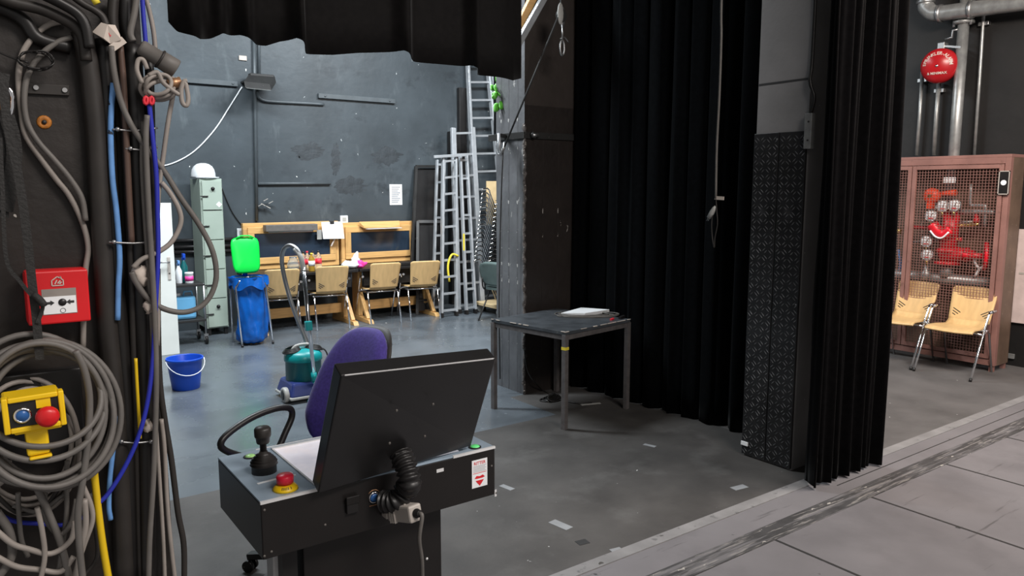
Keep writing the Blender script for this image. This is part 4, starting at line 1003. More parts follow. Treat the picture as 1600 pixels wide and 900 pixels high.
# ================================================================== VACUUM CLEANER
vc = V(2.29, 6.28, 0)
t = thing('vacuum_cleaner', 'teal and indigo vacuum cleaner with a raised chrome wand and grey hose', 'vacuum cleaner', vc)
r = .152
MB().lathe([(r*.95, .155), (r, .165), (r, .33), (r*1.03, .332)], vc, n=36).build('drum', M_tealdk, t)
MB().lathe([(r*1.06, .33), (r*1.07, .345), (r*1.05, .375), (r*.9, .405), (r*.5, .425), (0, .428)], vc, n=36).build('lid', M_teal, t)
MB().hexa([vc+V(*p) for p in ((-.19, -.20, .045), (.19, -.20, .045), (.19, .19, .045), (-.19, .19, .045), (-.155, -.165, .165), (.155, -.165, .165), (.155, .16, .165), (-.155, .16, .165))]).build('base', M_indigo, t, bevel=.02)
MB().box(vc+V(-.195, -.205, .03), vc+V(.195, .195, .055)).build('bumper', M_ltgrey, t, bevel=.01)
for (x, y) in ((-.205, -.1), (.205, -.1)):
    w_ = MB().lathe([(.02, -.02), (.062, -.02), (.066, -.012), (.066, .012), (.062, .02), (.04, .022), (.03, .014), (0, .014)], vc+V(x, y, .066), (math.copysign(1, x), 0, 0), 24).build('wheel', M_ltgrey, t)
    MB().lathe([(.042, .0225), (.03, .0235), (0, .024)], vc+V(x, y, .066), (math.copysign(1, x), 0, 0), 18).build('hub_cap', M_cabledk, w_)
for (x, y) in ((-.1, .17), (.1, .17)): MB().cyl(vc+V(x-.012, y, .028), vc+V(x+.012, y, .028), .028, n=14).build('castor', M_blackpl, t)
for s in (-1, 1):
    b = MB()
    for k in range(5):
        b.tube([vc+V(s*.10+(.075-.006*k)*math.cos(q), .0+(.075-.006*k)*math.sin(q), .415+.007*k+.012*math.cos(q*1)*s*-1) for q in np.linspace(0, 2*math.pi, 17)[:-1]], .006, 6, closed=True)
    b.build('cord', M_blackpl, t)
b = MB().tube([vc+V(.15, .0, .42), vc+V(.2, -.02, .38), vc+V(.215, -.05, .28), vc+V(.2, -.06, .2)], .007, 6, smooth=5); b.build('cord', M_blackpl, t)
MB().tube([vc+V(-.11, 0, .40), vc+V(-.06, 0, .455), vc+V(.06, 0, .455), vc+V(.11, 0, .40)], .014, 8, smooth=4).build('carry_handle', M_ltgrey, t)
hp_ = [(482, 541, 6.3), (470, 512, 6.32), (456, 475, 6.34), (446, 440, 6.35), (440.5, 410, 6.33), (443, 391, 6.28), (452.5, 383.5, 6.22), (463, 389, 6.16), (470, 402, 6.12), (474, 420, 6.1)]
N_ = [aY(*p) for p in hp_]
hs = MB().tube(N_, .0185, 10, smooth=10)
hs.build('hose', M_steel, t)
w0, w1 = aY(474, 418, 6.1), aY(490.5, 586, 6.0)
MB().tube([aY(461, 388.5, 6.17), aY(470, 402, 6.12), aY(474.5, 424, 6.1)], .021, 10, smooth=5).build('hose_grip', M_ltgrey, t)
MB().cyl(w0, w1, .0165, n=14).build('wand', M_chrome, t)
c = aY(482, 509, 6.045); d = (w1-w0).normalized(); MB().bar(c-d*.04, c+d*.04, .055, .05).build('wand_clip', M_teal, t, bevel=.008)
n0 = fl(492, 621); n0.z = .03
MB().cyl(w1-d*.02, w1+d*.05, .024, n=14).build('wand_collar', M_teal, t)
e0 = w1+d*.05
MB().tube([e0, lerp(e0, n0, .35)+V(.03, .03, .02), n0+V(.06, .06, .06), n0+V(.02, .02, .03)], .022, 10, smooth=5).build('elbow', M_teal, t)
u = V(.45, .89, 0).normalized(); p_ = V(-u.y, u.x, 0)
MB().hexa([n0+V(0, 0, -.028)+p_*a*.055+u*q*.15 for a, q in ((-1, -1), (1, -1), (1, 1), (-1, 1))]+[n0+V(0, 0, .02)+p_*a*.03+u*q*.13 for a, q in ((-1, -1), (1, -1), (1, 1), (-1, 1))]).build('floor_nozzle', M_teal, t, bevel=.008)

# ================================================================== WOOD CHAIRS
def make_chair(label, group):
    t = thing('wooden_shell_chair', label, 'chair', (0, 0, 0), group, local=True)
    def seatf(u, v):
        x = u*2-1; y = lerp(-.19, .24, v); hw = .22 if v > .45 else lerp(.185, .22, max(0, (v-.3)/.15)) if v > .3 else .185
        z = .445+.02*(abs(x)**2)*.5+(.06*((.22-v)/.22)**2 if v < .22 else 0)-(.03*((v-.85)/.15)**2 if v > .85 else 0)+.012*v
        return V(x*hw, y, z)
    MB().sheet(seatf, 14, 26, .012).build('seat', M_ply, t)
    def backf(u, v):
        x = u*2-1; z = lerp(.485, .825, v); rr = .035; top = z-(.825-rr)
        hw = lerp(.190, .212, v)
        if top > 0: hw -= rr-math.sqrt(max(0, rr*rr-top*top))
        return V(x*hw, -.195-.115*v-.022*(1-x*x)+.012, z)
    bk_ = MB().sheet(backf, 16, 24, .012).build('backrest', M_ply, t)
    for s in (-1, 1):
        for k in range(3):
            L = (.082, .060, .034)[k]; u0 = .5+s*.32; 
            c = V(s*(.165-L*.43), 0, .605-.026*k-L*.25); dx = V(s*L*.43, 0, L*.25)
            def bz(P):
                v = (P.z-.485)/.34; x = P.x/lerp(.190, .212, v); return V(P.x, -.195-.115*v-.022*(1-x*x)+.012, P.z)
            a_, e_ = bz(c-dx), bz(c+dx)
            MB().bar(a_, e_, .0070, .0190, (0, 1, 0)).build('slot', M_blackink, bk_)
    for s in (-1, 1):
        MB().tube([(s*.262, .30, 0), (s*.262, .19, .245), (s*.262, .10, .44), (s*.262, .02, .60), (s*.262, .005, .622), (s*.262, -.02, .628), (s*.262, -.10, .632)], .011, 8).build('front_leg', M_chrome, t)
        MB().tube([(s*.262, .12, .40), (s*.235, .02, .425), (s*.215, -.10, .425), (s*.21, -.15, .40), (s*.21, -.28, 0)], .011, 8).build('rear_leg', M_chrome, t)
        MB().tube([(s*.262, -.005, .628), (s*.262, -.115, .634)], .016, 8).build('armrest', M_chrome, t)
        MB().cyl((s*.262, .303, 0), (s*.262, .295, .03), .014, n=10).build('foot_cap', M_blackpl, t)
    MB().tube([(-.262, .11, .42), (-.2, .11, .432), (.2, .11, .432), (.262, .11, .42)], .011, 8).build('seat_frame', M_chrome, t)
    MB().tube([(-.214, -.13, .425), (.214, -.13, .425)], .011, 8).build('seat_frame', M_chrome, t)
    return t
GC = 'wooden shell chairs along the desks'
ch = make_chair('wooden shell chair with chrome legs at the desks, next to the blue bin bag', GC)
def put(mid, th, lab, first=False, group=GC):
    loc = V(mid[0], mid[1], 0)+Matrix.Rotation(th, 3, 'Z') @ V(0, .28, 0)
    if first: ch.location = loc; ch.rotation_euler = (0, 0, th); ch['label'] = lab; return ch
    return dup(ch, loc, th, lab, group)
ch1 = put((3.10, 9.12), math.radians(-8), 'wooden shell chair with chrome legs at the desks, next to the blue bin bag', True)
put((3.745, 9.117), math.radians(-10), 'wooden shell chair in front of the soft drink bottles on the desk')
put((4.486, 9.10), math.radians(-8), 'wooden shell chair in front of the second wooden frame, beside the pink wrap')
put((5.05, 9.03), math.radians(-13), 'wooden shell chair at the end of the desk row next to the ladders')
GR = 'wooden shell chairs in front of the mesh cabinet'
dup(ch, (7.85, 3.36, 0), math.radians(90), 'wooden shell chair before the mesh cabinet, wholly clear of the black curtain', GR)
dup(ch, (7.87, 3.925, 0), math.radians(90), 'wooden shell chair before the mesh cabinet, half hidden by the black curtain', GR)
# stack beside the column
GS = 'stacked chrome chairs behind the column'
sx = aY(757, 400, 8.95).x+.17
st = thing('stacking_chair', 'lowest chrome-framed chair of the tall stack behind the column', 'chair', (0, 0, 0), GS, local=True)
MB().pad(lambda x, y: V(x*.21, -.17+y*.19, .45), 10, 10, .035, e=4).build('seat', M_cabledk, st)
MB().pad(lambda x, y: V(x*.2, -.40-.05*y, .68+.15*y), 10, 10, .03, e=4).build('backrest', M_cabledk, st)
for s in (-1, 1):
    MB().tube([(s*.25, .17, .585), (s*.25, .16, .618), (s*.25, .07, .628), (s*.25, .035, .60), (s*.25, .02, .55), (s*.25, -.24, 0)], .011, 8).build('front_leg', M_chrome, st)
    MB().tube([(s*.25, -.06, .39), (s*.23, -.2, .42), (s*.21, -.38, .44), (s*.2, -.43, .75)], .010, 8).build('back_tube', M_chrome, st)
    MB().tube([(s*.25, -.10, .30), (s*.25, -.46, 0)], .010, 8).build('rear_leg', M_chrome, st)
st.location = (sx, 8.95, .155); st.rotation_euler = (0, 0, math.radians(96))
for k in range(1, 17):
    dup(st, (sx+.009*k, 8.95, .155+.064*k), math.radians(96), 'uppermost chrome-framed chair of the tall stack behind the column' if k == 16 else 'chrome-framed chair within the tall stack behind the column', GS)
t = thing('chair_dolly', 'wooden dolly on castors under the tall stack of chairs', 'dolly', (sx, 8.95, 0))
MB().box((sx-.14, 8.62, .11), (sx+.46, 9.28, .153)).build('board', M_board, t, bevel=.004)
for x in (-.08, .4):
    for y in (8.7, 9.2): MB().cyl((sx+x, y-.014, .055), (sx+x, y+.014, .055), .055, n=16).build('castor', M_ltgrey, t)
# upholstered chair
t = thing('upholstered_chair', 'grey-green upholstered stacking chair in front of the stacked chairs', 'chair', (aY(762, 430, 8.45).x+.26, 8.45, 0), rot=math.radians(-70), local=True)
def ub(u, v):
    x = u*2-1; z_ = v*2-1; e = 3.5; m_ = max(abs(x), abs(z_)); n_ = (abs(x)**e+abs(z_)**e)**(1/e); k = m_/n_ if n_ > 1e-6 else 1
    return V(x*k*.215, -.22-.05*(z_*k)-.03*(1-x*x), .66+z_*k*.16)
MB().sheet(ub, 14, 14, .045).build('backrest', M_grgrey, t)
def us(u, v):
    x = u*2-1; y = v*2-1; e = 4; m_ = max(abs(x), abs(y)); n_ = (abs(x)**e+abs(y)**e)**(1/e); k = m_/n_ if n_ > 1e-6 else 1
    return V(x*k*.22, .02+y*k*.21, .455-.02*max(0, y)**2)
MB().sheet(us, 14, 14, .05).build('seat', M_grgrey, t)
for s in (-1, 1):
    MB().tube([(s*.24, .24, 0), (s*.215, .13, .41), (s*.2, -.1, .42), (s*.2, -.2, .46), (s*.19, -.235, .60)], .011, 8, smooth=4).build('front_leg', M_darkmetal, t)
    MB().tube([(s*.215, .0, .42), (s*.23, -.27, 0)], .011, 8).build('rear_leg', M_darkmetal, t)

# ================================================================== DESKS AND FRAMES
def desk(x0, x1, lab):
    y0, y1, zt = 9.32, 9.98, .735
    t = thing('trestle_desk', lab, 'desk', ((x0+x1)/2, (y0+y1)/2, 0), 'wooden trestle desks')
    MB().box((x0, y0, zt-.035), (x1, y1, zt)).build('desk_top', M_blackpl, t, bevel=.004)
    MB().box((x0+.08, y0+.06, .50), (x1-.08, y0+.09, zt-.036)).build('apron', M_blackpl, t)
    for x in (x0+.10, x1-.10):
        e = MB().box((x-.03, 9.55, .07), (x+.03, 9.75, zt-.036)).build('trestle_post', M_pinev, t, bevel=.004)
        MB().hexa([V(x-.035, 9.2, 0), V(x+.035, 9.2, 0), V(x+.035, 9.95, 0), V(x-.035, 9.95, 0), V(x-.035, 9.24, .05), V(x+.035, 9.24, .05), V(x+.035, 9.93, .08), V(x-.035, 9.93, .08)]).build('foot', M_pinev, e, bevel=.004)
        MB().bar((x, 9.32, .05), (x, 9.58, .42), .05, .05).build('brace', M_pinev, e, bevel=.003)
    MB().box((x0+.10, 9.62, .13), (x1-.10, 9.67, .26)).build('stretcher', M_pine, t, bevel=.004)
desk(2.80, 4.20, 'wooden trestle desk holding the soft drink bottles')
desk(4.22, 5.44, 'wooden trestle desk holding the white and pink wrap')
def wframe(pxs, pys, gx, gy, lab):
    Y = 10.06; a = aY(pxs[0], pys[0], Y); c = aY(pxs[1], pys[1], Y); zb = .736; x0, x1, zt = a.x, c.x, (a.z+c.z)/2
    g0 = aY(gx[0], gy[0], Y-.03); g1 = aY(gx[1], gy[1], Y-.03)
    t = thing('window_frame', lab, 'window frame', ((x0+x1)/2, Y, zb), 'pine window frames leaning on the desks')
    f = .075
    def ring(nm, X0, X1, Z0, Z1, W, D0, D1, m1, m2):
        MB().box((X0, D0, Z1-W), (X1, D1, Z1)).build(nm+'_rail', m1, t, bevel=.004)
        MB().box((X0, D0, Z0), (X1, D1, Z0+W)).build(nm+'_rail', m1, t, bevel=.004)
        MB().box((X0, D0, Z0+W), (X0+W, D1, Z1-W)).build(nm+'_stile', m2, t, bevel=.004)
        MB().box((X1-W, D0, Z0+W), (X1, D1, Z1-W)).build(nm+'_stile', m2, t, bevel=.004)
    ring('outer', x0, x1, zb, zt, f, Y-.03, Y+.045, M_pine, M_pinev)
    sx0, sx1, sz0, sz1 = x0+f-.02, x1-f+.02, zb+f, zt-f+.02
    W_ = .085
    ring('sash', sx0, sx1, sz0, sz1, W_, Y-.055, Y-.0305, M_pine, M_pinev)
    MB().box((sx0+W_-.005, Y-.045, sz0+W_-.005), (sx1-W_+.005, Y-.037, sz1-W_+.005)).build('pane', M_glass, t)
    return t, (x0, x1, zb, zt, Y)
f1, d1 = wframe((378, 527), (347, 347), (393, 510), (366, 405), 'pine window frame with dark glass and a grey strip light above the bottles')
f2, d2 = wframe((531, 650), (347, 346), (541, 642), (358, 402), 'pine window frame with dark glass next to the ladders')
a, c = aY(414, 352, 9.9), aY(495, 358.5, 9.9)
t = thing('strip_light', 'grey strip light fixed along the top of the first pine frame', 'lamp', V((a.x+c.x)/2, 9.94, a.z))
MB().box((a.x, 9.86, c.z-.008), (c.x, 9.99, a.z)).build('housing', M_cable, t, bevel=.006)
MB().cyl((a.x+.05, 9.92, c.z-.014), (c.x-.05, 9.92, c.z-.014), .013, n=10).build('tube', M_whitepl, t)
a, c = aY(566, 347, 9.95), aY(625, 358, 9.9)
t = thing('frame_flap', 'wooden flap with white paper sticking out from the top of the second pine frame', 'flap', V((a.x+c.x)/2, 9.95, c.z))
MB().hexa([V(a.x, 9.90, c.z+.03), V(c.x, 9.90, c.z+.03), V(c.x+.04, 9.99, c.z+.06), V(a.x-.03, 9.99, c.z+.06), V(a.x, 9.90, c.z+.055), V(c.x, 9.90, c.z+.055), V(c.x+.04, 9.99, c.z+.12), V(a.x-.03, 9.99, c.z+.12)]).build('board', M_pine, t, bevel=.003)
MB().bar((a.x+.03, 9.885, c.z+.02), (c.x, 9.885, c.z+.022), .09, .006).build('paper', M_white, t)
a, c = aY(502.5, 347, 9.93), aY(536, 372, 9.93)
t = thing('paper_sheet', 'white paper sheet clipped over the joint of the two pine frames', 'paper', V((a.x+c.x)/2, 9.93, c.z))
MB().hexa([V(a.x+.01, 9.915, c.z), V(c.x+.01, 9.905, c.z-.005), V(c.x+.01, 9.91, c.z-.005), V(a.x+.01, 9.92, c.z), V(a.x, 9.94, a.z), V(c.x, 9.94, a.z), V(c.x, 9.945, a.z), V(a.x, 9.945, a.z)]).build('sheet', M_white, t)
MB().box(((a.x+c.x)/2-.03, 9.93, a.z-.03), ((a.x+c.x)/2+.03, 9.97, a.z+.012)).build('clip', M_darkmetal, t, bevel=.003)
p = aY(499, 366, 9.96); tag(MB().box((p.x-.035, 9.955, p.z-.07), (p.x+.035, 9.959, p.z+.06)).build('sticky_note', M_ltgrey), 'small grey note beside the white paper sheet on the first pine frame', 'paper')
p = aY(519, 379, 9.97); tag(MB().bar(p+V(-.015, 0, -.05), p+V(.03, -.02, .05), .03, .02).build('frame_catch', M_cream, bevel=.004), 'pale window catch on the pine frame below the white paper sheet', 'catch')
# things on the desks
ZD = .735
GB = 'soft drink bottles on the desk'
for k, (x, lab) in enumerate(((474, 'clear soft drink bottle with red label, first of the row beside the hose'), (481, 'clear soft drink bottle with red label, second of the row from the hose'), (489, 'clear soft drink bottle with red label, third of the row from the hose'), (498.5, 'clear soft drink bottle with red label, standing apart at the frame corner'))):
    bottle('drink_bottle', lab, V(aY(x, 405, 9.62).x, 9.62+.02*(k % 2), ZD), .042, .25, M_clear, M_redlabel if k == 1 else M_blackpl, M_redlabel, GB)
bottle('juice_bottle', 'bottle of yellow drink with a white label in front of the red-labelled bottles', V(aY(487, 412, 9.45).x, 9.45, ZD), .042, .24, M_amber, M_yellowtag, M_white)
p = V(aY(458, 405, 9.6).x, 9.6, ZD)
t = thing('glass_jug', 'round clear glass jug seen through the hose loop on the desk', 'jug', p)
MB().lathe([(.045, 0), (.075, .04), (.08, .09), (.06, .14), (.045, .16), (.05, .19), (.046, .19), (.041, .16), (.056, .138), (.075, .09), (.07, .042), (.04, .006), (0, .006)], p, n=22).build('body', M_clear, t)
MB().tube([p+V(.055, 0, .15), p+V(.11, 0, .13), p+V(.11, 0, .07), p+V(.075, 0, .06)], .007, 7, smooth=4).build('handle', M_clear, t)
a, c = aY(503, 413, 9.5), aY(527, 413, 9.5)
b = MB(); rnd = random.Random(2)
for k in range(6): b.box((a.x+rnd.uniform(0, .02), 9.42, ZD+.004*k), (c.x-rnd.uniform(0, .02), 9.68, ZD+.004*k+.0038))
o = b.build('paper_stack', M_white); tag(o, 'low stack of white paper beside the bottles on the desk', 'paper stack')
o['kind'] = 'thing'
def crumple(name, lab, cat, c, rx, ry, rz, m, seed):
    rnd = random.Random(seed); b = MB(); b.ball(c+V(0, 0, rz), (rx, ry, rz), 18, 12)
    for v in b.v:
        q = v-c; k = 1+.18*math.sin(q.x*61+seed)+.16*math.sin(q.y*70+q.z*50)+.1*math.sin(q.z*90+q.x*40)
        v.x = c.x+q.x*k; v.y = c.y+q.y*k; v.z = c.z+max(0, q.z*k)
    return tag(b.build(name, m, org=c), lab, cat)
crumple('paper_bag', 'crumpled white paper beside the pink wrap on the desk', 'wrapper', V(aY(547, 412, 9.5).x, 9.5, ZD), .12, .1, .045, M_white, 4)
crumple('pink_wrap', 'crumpled pink wrap on the desk in front of the second frame', 'wrapper', V(aY(563, 413, 9.45).x, 9.45, ZD), .075, .07, .045, M_pink, 9)
crumple('tissue', 'standing white tissue behind the pink wrap', 'tissue', V(aY(555, 405, 9.62).x, 9.62, ZD), .05, .05, .085, M_white, 6)
p = V(aY(633, 410, 9.45).x, 9.45, ZD); tag(MB().box(p+V(-.1, -.06, 0), p+V(.09, .1, .05)).build('black_case', M_blackpl, bevel=.012), 'flat black case at the end of the desk between two chair backs', 'case')

# ================================================================== LADDERS
def ladder(lab, bl, tl, br, tr, n, w=.07, th=.03, m=M_alu, name='ladder', group='aluminium ladders in the corner', rung=.03, feet=True, r0=.04, r1=.97):
    bl, tl, br, tr = map(Vector, (bl, tl, br, tr))
    t = thing(name, lab, 'ladder', (bl+br)/2, group)
    side = ((br-bl)+(tr-tl)).normalized()
    for a, b in ((bl, tl), (br, tr)):
        s = MB().bar(a, b, th, w, side.cross((b-a).normalized())).build('rail', m, t, bevel=.003)
        if feet: MB().bar(a+V(0, 0, .0), a+(b-a).normalized()*.06, th*1.25, w*1.1, side.cross((b-a).normalized())).build('foot', M_blackpl, s)
    for k in range(n):
        q = lerp(r0, r1, k/(n-1)); MB().bar(lerp(bl, tl, q), lerp(br, tr, q), rung, rung).build('rung', m, t)
    return t
def fz(x, y, Y):  # foot point on the floor near Y through pixel column x
    p = aY(x, y, Y); p.z = 0; return p
ladder('tallest aluminium ladder leaning on the rear wall, reaching behind the velvet border', fz(748, 490, 9.55), aY(729, 60, 10.08), fz(800, 490, 9.55), aY(757, 60, 10.08), 15, .08, .035)
ladder('single long aluminium rail section leaning beside the tallest ladder, next to the column', fz(812, 490, 9.4), aY(764, 60, 10.03), fz(824, 490, 9.4), aY(774, 60, 10.03), 15, .08, .035)
ladder('medium aluminium ladder with a broad light rail standing before the tallest ladder', fz(716, 490, 9.25), aY(708, 200, 9.75), fz(754, 490, 9.25), aY(738, 199, 9.75), 9, .05, .075)
ladder('narrow folded stepladder section beside the broad-railed ladder', fz(729, 493, 9.12), aY(719, 243, 9.55), fz(743, 493, 9.12), aY(729, 243, 9.55), 9, .06, .028)
ladder('folded aluminium stepladder with a top bar, in front of the other ladders', fz(690, 492, 9.1), aY(692, 245, 9.5), fz(713, 492, 9.1), aY(712, 243, 9.5), 10, .06, .028)
ladder('slim aluminium ladder section standing closest to the leaning dark frame', fz(676, 485, 9.45), aY(683, 250, 9.8), fz(690, 485, 9.45), aY(694, 250, 9.8), 9, .05, .028)
a, c = aY(678, 245, 9.45), aY(729, 242, 9.45)
tag(MB().bar(a, c, .03, .04).build('stepladder_bar', M_alu, bevel=.004), 'aluminium bar lying across the tops of the folded stepladders', 'bar')
for (x, y, h, lab) in ((722, 370, .3, 'yellow sticker strip on the stepladder rail beside the broad rail'),):
    p = aY(722, 378, 9.2); tag(MB().box(p+V(-.014, -.05, -.12), p+V(.014, -.046, .12)).build('warning_sticker', M_yellowtag), lab, 'sticker')
p0 = aY(702, 440, 9.2); b = MB().tube([p0, aY(700, 415, 9.2), aY(706, 398, 9.2), aY(716, 400, 9.2)], .016, 8, smooth=5)
tag(b.build('yellow_hook', M_yellowtag), 'yellow hose end curling between the stepladder rails', 'hose')
def dframe(lab, px, Y0, Y1, m, top_m):
    a, b, c, d = px
    A, B, C, D = fz(a[0], a[1], Y0), fz(b[0], b[1], Y0), aY(c[0], c[1], Y1), aY(d[0], d[1], Y1)
    t = thing('metal_frame', lab, 'frame', (A+B)/2, 'dark metal frames leaning on the rear wall')
    for p, q in ((A, D), (B, C)): MB().bar(p, q, .04, .04).build('upright', m, t)
    MB().bar(D, C, .04, .04).build('top_bar', top_m, t)
    for k in (.15, .5): MB().bar(lerp(A, D, k), lerp(B, C, k), .03, .03).build('crossbar', m, t)
    MB().hexa([lerp(A, B, .06)+V(0, .02, .05), lerp(A, B, .94)+V(0, .02, .05), lerp(A, B, .94)+V(0, .03, .05), lerp(A, B, .06)+V(0, .03, .05), lerp(D, C, .06)+V(0, .02, -.03), lerp(D, C, .94)+V(0, .02, -.03), lerp(D, C, .94)+V(0, .03, -.03), lerp(D, C, .06)+V(0, .03, -.03)]).build('panel', M_blackpl, t)
dframe('tall dark framed panel leaning on the rear wall beside the ladders', [(640, 485), (686, 483), (690, 260), (650, 260)], 9.72, 10.08, M_darkmetal, M_darkmetal)
dframe('low dark framed panel with a metal post beside the second pine frame', [(652, 488), (690, 486), (690, 346), (653, 346)], 9.5, 9.85, M_darkmetal, M_steel)
p = aY(711, 235, 10.05); tag(MB().box((p.x-.09, 10.03, 0), (p.x+.08, 10.13, aY(700, 205, 10.05).z)).build('black_board', M_blackpl, bevel=.005), 'narrow black board standing behind the ladders', 'board')
p = aY(723, 150, 10.08); tag(MB().box((p.x-.07, 10.06, 0), (p.x+.06, 10.14, aY(720, 137, 10.08).z)).build('black_board', M_blackpl, bevel=.005), 'tall black board standing against the wall behind the tallest ladder', 'board')
p = aY(769, 303, 9.3); a = aY(760, 283, 9.3); c = aY(778, 325, 9.3)
tag(MB().box((a.x, 9.29, 1.275), (a.x+.4, 9.31, a.z)).build('tan_board', M_board, bevel=.003), 'tan wooden board sticking up behind the stacked chairs', 'board')
# plant and pole at the column
pp = aY(775, 170, 5.7)
tag(MB().cyl((pp.x, 5.7, aY(775, 212, 5.7).z), (pp.x, 5.7, 5.55), .022, n=12).build('black_pole', M_blackpl), 'black pole hanging beside the column above the bracket', 'pole')
t = thing('hanging_plant', 'green leafy plant sprig hanging at the column below the velvet border', 'plant', aY(780, 164, 5.55))
rnd = random.Random(4)
st = [aY(777, 118, 5.66), aY(779, 132, 5.6), aY(782, 148, 5.56), aY(784, 164, 5.54)]
MB().tube(st, .004, 6, smooth=4).build('stem', M_leaf, t)
SP = crom(st, 5)
for k in range(24):
    c = SP[min(len(SP)-1, int(k*len(SP)/24))]+V(rnd.uniform(-.045, .055), rnd.uniform(-.03, .03), rnd.uniform(-.03, .03)); a = rnd.uniform(0, 6.28); d = V(math.cos(a)*.8, math.sin(a)*.5-.4, rnd.uniform(-.8, .1)).normalized(); L = rnd.uniform(.055, .085)
    sd = d.cross(V(0, -1, .2)).normalized()
    b = MB()
    def lf(u, v): w_ = .42*L*math.sin(math.pi*min(1, v*.93+.05))**.8; return c+d*(L*v)+sd*((u*2-1)*w_)+V(0, .012*abs(u*2-1), -.02*v*v)
    b.sheet(lf, 4, 8, .0015); b.build('leaf', M_leaf, t)

# ================================================================== COLUMN HARDWARE
zb = aX(826, 210, 3.86).z
e = aX(787, 232, 3.72)
t = thing('column_bracket', 'black steel band with a bolt clamped round the column', 'bracket', (3.87, 5.2, zb))
MB().box((3.862, 5.185, zb-.028), (3.879, 5.72, zb+.028)).build('side_strap', M_darkmetal, t, bevel=.002)
MB().box((3.879, 5.183, zb-.028), (4.42, 5.199, zb+.028)).build('front_strap', M_darkmetal, t, bevel=.002)
MB().cyl((3.95, 5.15, zb), (3.95, 5.19, zb), .028, .03, 6).build('bolt', M_darkmetal, t)
MB().bar((3.865, 5.46, zb), e+V(0, .06, zb-e.z), .03, .03).build('side_arm', M_darkmetal, t)
MB().cyl((3.93, 5.16, zb+.0), (4.0, 5.16, zb), .016, n=8).build('clamp_nut', M_steel, t)
e = aX(787, 232, 3.72)
t = thing('rope_hook', 'metal hook and shackle hanging from the column bracket', 'hook', e)
MB().tube([e+V(.02, .02, .05), e+V(0, 0, .0), e+V(-.01, .04, -.05), e+V(.0, .08, -.02), e+V(.0, .08, .06)], .012, 8, smooth=5).build('hook', M_steel, t)
MB().cyl(e+V(0, .06, -.06), e+V(0, .07, .13), .016, n=8).build('turnbuckle', M_alu, t)
MB().tube([e+V(0, .01, -.03), e+V(.005, .05, -.5), e+V(.005, .08, -1.3), e+V(.0, .06, -2.0)], .006, 6, smooth=5).build('hanging_cord', M_rope, t)
q = aY(872, 27, 4.84)
o = MB().cyl(e, q, .008, n=8).build('tension_rope', M_rope); tag(o, 'black tension rope slanting from the column hook up to the pulley', 'rope')
p = aY(876, 22, 4.85)
t = thing('pulley', 'small grey pulley block with shackles hanging beside the column', 'pulley', p)
MB().ball(p+V(-.012, -.012, 0), (.03, .014, .085), 14, 10).build('cheek', M_ltgrey, t)
MB().ball(p+V(.03, .012, -.02), (.03, .014, .085), 14, 10).build('cheek', M_steel, t)
MB().cyl(p+V(.009, -.01, -.01), p+V(.009, .012, -.01), .05, n=18).build('sheave', M_darkmetal, t)
MB().tube([p+V(0, 0, .08), p+V(0, 0, .3), p+V(0, 0, 2.2)], .006, 6).build('hanger', M_steel, t)
MB().tube([p+V(.02, 0, -.08), p+V(.022, 0, -.2)], .008, 6).build('link', M_steel, t)
c = p+V(.02, 0, -.26)
MB().tube([c+V(.022*math.cos(a), 0, .06*math.sin(a)) for a in np.linspace(0, 6.283, 17)[:-1]], .008, 8, closed=True).build('shackle', M_steel, t)
MB().tube([c+V(-.02, 0, .07), c+V(.02, 0, .085), c+V(.07, 0, .05)], .006, 6, smooth=4).build('split_pin', M_steel, t)
a, c = aY(813, 62, 5.05), aY(849, -2, 5.05); d = c-a
tag(MB().bar(a-d*.2, c+d*1.2, .05, .05).build('aluminium_brace', M_alu, bevel=.004), 'slanting aluminium brace between the velvet border and the column', 'brace')
a, c = aY(812, 38, 5.15), aY(832, -2, 5.15); d = c-a
tag(MB().bar(a-d*.2, c+d*1.5, .05, .06).build('wooden_brace', M_pine, bevel=.004), 'slanting wooden batten behind the aluminium brace', 'batten')

# ================================================================== TABLE
th = math.radians(9)
TC = V(3.865, 4.68, 0)
t = thing('square_table', 'square black table with chipped edges in front of the black drape', 'table', TC, rot=th, local=True)
hw = .385
MB().box((-hw-.015, -hw-.015, .725), (hw+.015, hw+.015, .75)).build('table_top', M_tabletop, t, bevel=.002)
for i, (a, b) in enumerate((((-hw, -hw), (hw, -hw)), ((hw, -hw), (hw, hw)), ((hw, hw), (-hw, hw)), ((-hw, hw), (-hw, -hw)))):
    MB().bar(V(a[0]*.985, a[1]*.985, .705), V(b[0]*.985, b[1]*.985, .705), .025, .04).build('frame_rail', M_tableleg, t)
    lg = MB().box((a[0]-.019, a[1]-.019, 0), (a[0]+.019, a[1]+.019, .7245)).build('leg', M_tableleg, t, bevel=.002)
    if i == 0: MB().box((a[0]-.0205, a[1]-.0205, .612), (a[0]+.0205, a[1]+.0205, .634)).build('yellow_tape', M_yellowtag, lg)
rnd = random.Random(21); E_ = hw+.0155
for (a, b) in (((-E_, -E_), (E_, -E_)), ((-E_, -E_), (-E_, E_))):
    q = 0.0
    while q < .97:
        n_ = min(1, q+rnd.uniform(.03, .14)); A_, B_ = V(*a, .7495), V(*b, .7495)
        if rnd.random() < .6 or q == 0: MB().bar(lerp(A_, B_, q), lerp(A_, B_, n_), .003+.006*rnd.random(), .0025+.004*rnd.random()).build('chipped_edge', M_cream, t)
        q = n_+rnd.uniform(.01, .06)
R9 = Matrix.Rotation(th, 3, 'Z')
def tt(x, y, z=.75): return TC+R9 @ V(x, y, 0)+V(0, 0, z)
a = [fl(x, y, .765) for x, y in ((876, 490), (914, 492), (952, 486), (908, 481))]
b = MB(); b.hexa([v+V(0, 0, -.012+.012*(i == 3)) for i, v in enumerate(a)]+[v+V(0, 0, .004+.01*(i in (1, 2))) for i, v in enumerate(a)])
